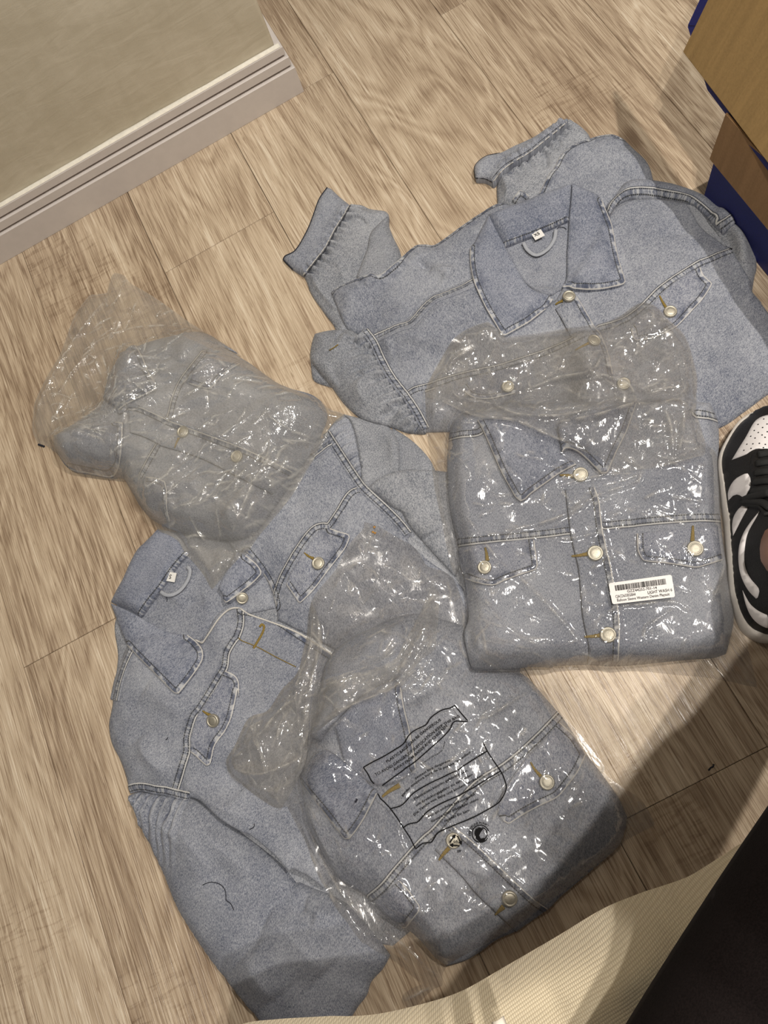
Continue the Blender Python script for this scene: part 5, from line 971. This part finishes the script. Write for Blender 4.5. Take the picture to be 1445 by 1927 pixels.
line_px(S_((380, 890), (440, 875), (485, 848), (545, 780), (620, 730), (690, 692), (760, 660), (830, 625), (890, 600), (925, 572), (1020, 510), (1112, 455)))
line_px(S_((480, 1032), (510, 1010), (550, 1000), (590, 988), (650, 920), (700, 885), (760, 852), (830, 820), (900, 790), (960, 755), (1010, 730), (1100, 672), (1212, 606)))
c0 = np.array((872, 1138.))
for k in range(3):                                     # recycling triangle: three bent arrows
    a = math.radians(-90 + 120 * k + 5); b = math.radians(30 + 120 * k + 5); p = c0 + 62 * np.array((math.cos(a), math.sin(a))); q = c0 + 62 * np.array((math.cos(b), math.sin(b)))
    line_px(S_(*(tuple(p * .80 + q * .20), tuple(p * .5 + q * .5), tuple(p * .22 + q * .78))), 1.25, name='recycling_mark')
    e = (q - p) / np.linalg.norm(q - p); n_ = np.array((-e[1], e[0])); tip = p * .08 + q * .92
    print_px('recycling_mark', np.array(S_(*[tuple(tip), tuple(tip - e * 30 + n_ * 17), tuple(tip - e * 30 - n_ * 17)])), [(0, 2, 1)], b3)
text_path('05', S_((858, 1152), (890, 1146)), 4.6); text_path('PP', S_((888, 1224), (918, 1218)), 4.6)
gc = np.array((1060, 1080.))
circ = [tuple(gc + 64 * np.array((math.cos(math.radians(a)), math.sin(math.radians(a)) * 1.02))) for a in range(0, 360, 15)]
line_px(S_(*[circ[i] for i in range(2, 24)]), .9, name='round_mark')
line_px(S_(*[tuple(gc + 50 * np.array((math.cos(math.radians(a)), math.sin(math.radians(a))))) for a in range(-70, 62, 12)]), 1.0, name='round_mark')
print_px('round_mark', np.array(S_((1022, 1045), (1050, 1032), (1084, 1040), (1066, 1062), (1050, 1092), (1062, 1116), (1098, 1112), (1092, 1138), (1058, 1146), (1026, 1118), (1016, 1080))), [tuple(range(11))[::-1]], b3)
text_path('DER GR\u00dcNE PUNKT', S_(*[tuple(gc + 74 * np.array((math.cos(math.radians(a)), math.sin(math.radians(a))))) for a in (168, 190, 212, 234, 256, 278, 300, 318)]), 4.0)
gl = []
for c in ((738, 838), (728, 872), (742, 878)):
    x, y = M_(c)[0]; tube('glue_spot', [(x - 1.6, y + .4), (x + .2, y - .3), (x + 1.8, y + .5)], .0014, M_GUM, b3, flat=.4, step=.001)
# loose threads and lint
t_ = tube('loose_thread', Z_((760, 928), (775, 921), (795, 917), (825, 925), (843, 945), (847, 965), (848, 985), (860, 993), (868, 1002), (877, 1022)), .0005, M_BTHREAD, None, step=.002); prop(t_, 'curly dark thread lying on the left balloon sleeve', 'thread')
t_ = tube('lint', L_((440, 405), (450, 398), (455, 388)), .0006, M_BTHREAD, None, step=.001); prop(t_, 'tiny dark lint on the shoulder of the size S jacket', 'lint', 'bits of lint')
t_ = tube('lint', O_((180, 292), (200, 282), (210, 270), (210, 252)), .0006, M_BTHREAD, None, step=.001); prop(t_, 'short dark lint on the jacket edge above the left sleeve', 'lint', 'bits of lint')
t_ = tube('lint', O_((898, 108), (905, 95), (910, 85)), .0011, M_BTHREAD, None, step=.001); prop(t_, 'black speck of lint on the printed bag over a collar', 'lint', 'bits of lint')
t_ = tube('lint', X2((1222, 498), (1230, 488), (1238, 484), (1242, 474)), .0009, M_BTHREAD, None, step=.001); prop(t_, 'black speck of lint on the shaded wooden floor', 'lint', 'bits of lint')
# ---------------------------------------------------------------- sneaker
_saved = HF; HF = np.zeros_like(HF)
sn = thing('sneaker', (1440, 980), 'black and white leather low sneaker at the right edge with a bare foot in it', 'shoe')
SOLE = T_((560, 140), (472, 124), (410, 128), (350, 142), (300, 170), (250, 212), (195, 290), (150, 372), (125, 440), (116, 500), (120, 560), (140, 680), (160, 820), (178, 950), (188, 1080), (200, 1250), (215, 1450), (235, 1540), (262, 1630), (300, 1720), (350, 1775), (400, 1805), (472, 1830), (560, 1820), (640, 1760), (690, 1640), (700, 1400), (690, 1150), (700, 900), (720, 700), (715, 500), (680, 330), (620, 200))
sheet('sole', SOLE, M_SOLE, sn, t=.028, sm=0, res=.004, puff=.002, pw=.004, label='off-white rubber midsole')
UP = T_((550, 160), (472, 136), (415, 142), (360, 156), (310, 186), (262, 228), (210, 300), (165, 385), (140, 450), (132, 510), (138, 580), (155, 690), (172, 820), (190, 950), (198, 1080), (210, 1250), (226, 1440), (246, 1530), (272, 1612), (312, 1690), (360, 1740), (410, 1765), (472, 1785), (550, 1775), (620, 1720), (665, 1620), (680, 1400), (672, 1150), (680, 900), (700, 700), (695, 500), (660, 340), (610, 220))
_ax0 = lift(T_((600, 250)), Field(HF), 0)[0][0]; _ax1 = lift(T_((470, 1100)), Field(HF), 0)[0][0]
def rise(xy, d):
    a = _ax1 - _ax0; s = ((xy - _ax0) @ a) / (a @ a); return (.038 * sstep(.1, .95, s)) * sstep(0, .035, d)
sheet('upper', UP, M_SBLACK, sn, t=.001, sm=.004, res=.0035, puff=.034, pw=.036, edge_lift=rise, label='black leather upper')
def patch(nm, pts, m, lb=None, t=.0014): return sheet(nm, pts, m, sn, t=t, sm=.004, res=.003, label=lb, sharp=60)
patch('toe_box', T_((205, 492), (260, 400), (310, 320), (360, 228), (395, 190), (440, 168), (500, 160), (560, 190), (600, 260), (610, 360), (560, 420), (472, 418), (400, 408), (350, 425), (310, 452)), M_SWHITE, 'white perforated toe box')
patch('side_panel', T_((176, 738), (196, 680), (230, 635), (280, 605), (318, 588), (340, 625), (346, 660), (335, 710), (318, 745), (288, 772), (268, 755), (235, 748), (204, 765), (180, 798)), M_SWHITE, 'white quarter panel')
patch('side_panel', T_((214, 1055), (208, 1000), (210, 950), (222, 905), (250, 860), (288, 825), (328, 838), (300, 890), (270, 945), (245, 995)), M_SWHITE, 'white quarter panel')
patch('side_stripe', T_((412, 868), (380, 930), (350, 980), (325, 1030), (308, 1090), (296, 1200), (300, 1260), (312, 1310), (345, 1375), (406, 1452), (392, 1526), (325, 1455), (275, 1355), (255, 1250), (258, 1140), (280, 1060), (310, 1000), (360, 930)), M_SWHITE, 'white curved side stripe')
patch('heel_panel', T_((284, 1458), (310, 1510), (345, 1565), (400, 1610), (472, 1645), (472, 1742), (400, 1705), (345, 1645), (308, 1560)), M_SWHITE, 'white heel panel')
patch('tongue', T_((340, 600), (345, 520), (360, 450), (420, 412), (520, 420), (590, 480), (600, 700), (590, 860), (520, 900), (440, 860), (340, 840), (288, 800), (330, 740), (348, 670)), M_SBLACK, 'black eyestay', .002)
for i, (a, b) in enumerate((((400, 455), (560, 452)), ((385, 520), (560, 515)), ((375, 590), (560, 585)), ((360, 660), (560, 655)), ((345, 725), (560, 712)))):
    tube('lace', T_(a, ((a[0] + b[0]) / 2, a[1] - 12), b), .0042, M_LACE, sn, flat=.5, step=.003)
tube('lace', T_((292, 790), (340, 770), (400, 755), (480, 735)), .0048, M_LACE, sn, off=.003, flat=.7, step=.003); tube('lace', T_((290, 800), (350, 800), (430, 810), (490, 850)), .0048, M_LACE, sn, off=.004, flat=.7, step=.003); tube('lace', T_((300, 815), (360, 822), (420, 830), (470, 900)), .0044, M_LACE, sn, off=.002, flat=.7, step=.003)
for c in ((440, 190), (398, 230), (465, 227), (432, 253), (370, 275), (400, 290), (467, 284), (344, 318), (376, 331), (428, 308), (450, 325), (315, 377), (360, 374), (408, 370), (452, 378), (293, 422), (346, 408), (438, 402), (500, 250), (510, 310), (500, 350)):
    p, n = surf_frame(T_(c)[0], .0004); lathe('perforation', [(.0009, -.0004), (.0009, .00005)], p, n, M_INK, sn, 8)
HF = np.maximum(_saved, HF)

# ---------------------------------------------------------------- cream throw
TH = [(340, 1985), (450, 1929), (520, 1918), (600, 1913), (700, 1906), (790, 1886), (870, 1860), (960, 1811), (1045, 1761), (1130, 1709), (1200, 1680), (1290, 1650), (1350, 1616), (1400, 1584), (1470, 1555), (1560, 1620), (1580, 1800), (1500, 2100), (1300, 2400), (900, 2500), (500, 2400), (330, 2150)]
_s2 = HF; HF = np.zeros_like(HF)
tb = sheet('throw_blanket', TH, M_KNIT, None, t=.004, rest=np.full_like(HF, .345), res=.006, puff=.075, pw=.075, rnd=.8, skirt=False, raster=False, tw=.15, noise=((.010, .16, 1.6, .2, 3), (.003, .06, 2., .4, 4)), fk=1.6,
           folds=[([(620, 1945), (900, 1900), (1180, 1770), (1350, 1670)], .006, .02), ([(900, 1940), (1020, 1890), (1150, 1850)], -.006, .015), ([(1060, 1910), (1160, 1850), (1260, 1770)], .008, .015)])
prop(tb, 'cream waffle knit throw bunched along the bottom edge of the photo', 'blanket')
HF = _s2

# ---------------------------------------------------------------- the person behind the lens, mostly out of frame
pe = bpy.data.objects.new('person', None); COL.objects.link(pe); pe.location = (.1, -.3, 0)
prop(pe, 'seated person seen only as a dark thigh, a bare ankle and a fingertip', 'person')
def skin(name, J, E, mat, par, sub=2, root=0, label=None):
    """one continuous limbed surface grown round a skeleton of joints"""
    me = bpy.data.meshes.new('sk'); me.from_pydata([j[:3] for j in J], E, []); ob = bpy.data.objects.new('sk', me); COL.objects.link(ob)
    sm_ = ob.modifiers.new('s', 'SKIN'); sm_.use_smooth_shade = True
    for i, j in enumerate(J):
        sv = me.skin_vertices[0].data[i]; sv.radius = (j[3], j[3] if len(j) < 5 else j[4]); sv.use_root = (i == root)
    ss = ob.modifiers.new('u', 'SUBSURF'); ss.levels = sub; ss.render_levels = sub
    dg = bpy.context.evaluated_depsgraph_get(); m2 = bpy.data.meshes.new_from_object(ob.evaluated_get(dg))
    V = np.array([v.co[:] for v in m2.vertices]); F = [list(p.vertices) for p in m2.polygons]
    bpy.data.objects.remove(ob); return link_mesh(name, V, F, mat, par, True, label)
tip = np.array(at((880, 1912), .468)); tip2 = np.array(at((926, 1928), .470))
wr = np.array((tip[0] - .03, tip[1] - .16, .49))
J = [(-.16, -.44, .50, .105), (-.10, -.27, .50, .078), (.12, -.158, .50, .076), (.36, -.036, .50, .055), (.385, .00, .30, .052), tuple(at((1481, 1052), .13)) + (.034,), tuple(at((1486, 1030), .08)) + (.031,), (.405, .14, .05, .028),
     (-.22, -.38, .45, .080), (-.385, -.15, .34, .052), (-.40, -.26, .08, .036),
     (-.17, -.47, .74, .10), (-.14, -.44, .94, .115), (-.11, -.40, 1.08, .045), (-.09, -.37, 1.14, .05), (-.07, -.34, 1.22, .085), (-.07, -.35, 1.29, .07),
     (.03, -.44, .99, .055), (.14, -.30, .80, .042), (.11, -.13, 1.0, .032), (.08, -.06, 1.06, .030),
     (-.31, -.42, .98, .055), (-.40, -.42, .68, .042), tuple(wr) + (.026,), tuple(wr + (.004, .035, .004)) + (.030, .016), tuple(wr + (.008, .075, .004)) + (.034, .014)]
E = [(0, 1), (1, 2), (2, 3), (3, 4), (4, 5), (5, 6), (6, 7), (0, 8), (8, 9), (9, 10), (0, 11), (11, 12), (12, 13), (13, 14), (14, 15), (15, 16), (12, 17), (17, 18), (18, 19), (19, 20), (12, 21), (21, 22), (22, 23), (23, 24), (24, 25)]
body_ = skin('body', J, E, M_SKIN, pe, 2, 0)
palm = wr + np.array((.008, .075, .004))
def finger(t, side, r, thumb=False):
    a = palm + np.array((side, -.012, 0)); t = np.array(t); m1 = a + (t - a) * .45 + np.array((0, 0, .010)); m2 = a + (t - a) * .75 + np.array((0, 0, .009)); e = a + (t - a) * .97
    return skin('finger' if not thumb else 'thumb', [tuple(a) + (r,), tuple(m1) + (r * .92,), tuple(m2) + (r * .85,), tuple(e) + (r * .72,)], [(0, 1), (1, 2), (2, 3)], M_SKIN, pe, 2, 0)
finger(tip, .002, .0088); finger(tip2 + np.array((-.002, -.014, 0)), .020, .0086); finger(tip + np.array((-.022, -.010, 0)), -.016, .0084); finger(tip + np.array((-.040, -.028, 0)), -.030, .0074); finger(palm + np.array((.055, .02, -.004)), .028, .0095, True)
def nail(t, d):
    vs, fs = [], []
    for i in range(7):
        for j in range(6):
            u = i / 6 - .5; v = j / 5; w = .0062 * (1 - .35 * v * v); vs.append((t[0] + u * 2 * w + d * v * .01, t[1] - .010 + v * .020, t[2] + .0080 - (u * 2) ** 2 * .003 - v * v * .002))
    for i in range(6):
        for j in range(5): fs.append((i * 6 + j, i * 6 + 6 + j, i * 6 + 7 + j, i * 6 + 1 + j))
    o = link_mesh('fingernail', vs, fs, M_NAIL, pe, True, 'long cream fingernail'); m = o.modifiers.new('t', 'SOLIDIFY'); m.thickness = .0012
nail(tip2 + np.array((0, -.008, 0)), .5); 
skin('shorts', [(-.16, -.445, .50, .118), (-.10, -.27, .50, .090), (.02, -.21, .50, .088), (.14, -.148, .50, .084), (.24, -.097, .50, .076), (-.22, -.38, .45, .088), (-.30, -.27, .39, .066)], [(0, 1), (1, 2), (2, 3), (3, 4), (0, 5), (5, 6)], M_BLACKCLOTH, pe, 2, 0, 'black shorts')
skin('top', [(-.16, -.445, .53, .122), (-.17, -.47, .74, .112), (-.14, -.44, .94, .128), (-.11, -.405, 1.05, .06), (.035, -.44, .99, .066), (.12, -.33, .83, .054), (-.315, -.42, .98, .066), (-.39, -.42, .75, .054)], [(0, 1), (1, 2), (2, 3), (2, 4), (4, 5), (2, 6), (6, 7)], M_BLACKCLOTH, pe, 2, 0, 'black top')
skin('hair', [(-.07, -.36, 1.27, .095), (-.09, -.42, 1.20, .07), (-.12, -.47, 1.05, .06), (-.14, -.50, .92, .045)], [(0, 1), (1, 2), (2, 3)], M_HAIR, pe, 2, 0, 'long dark hair')
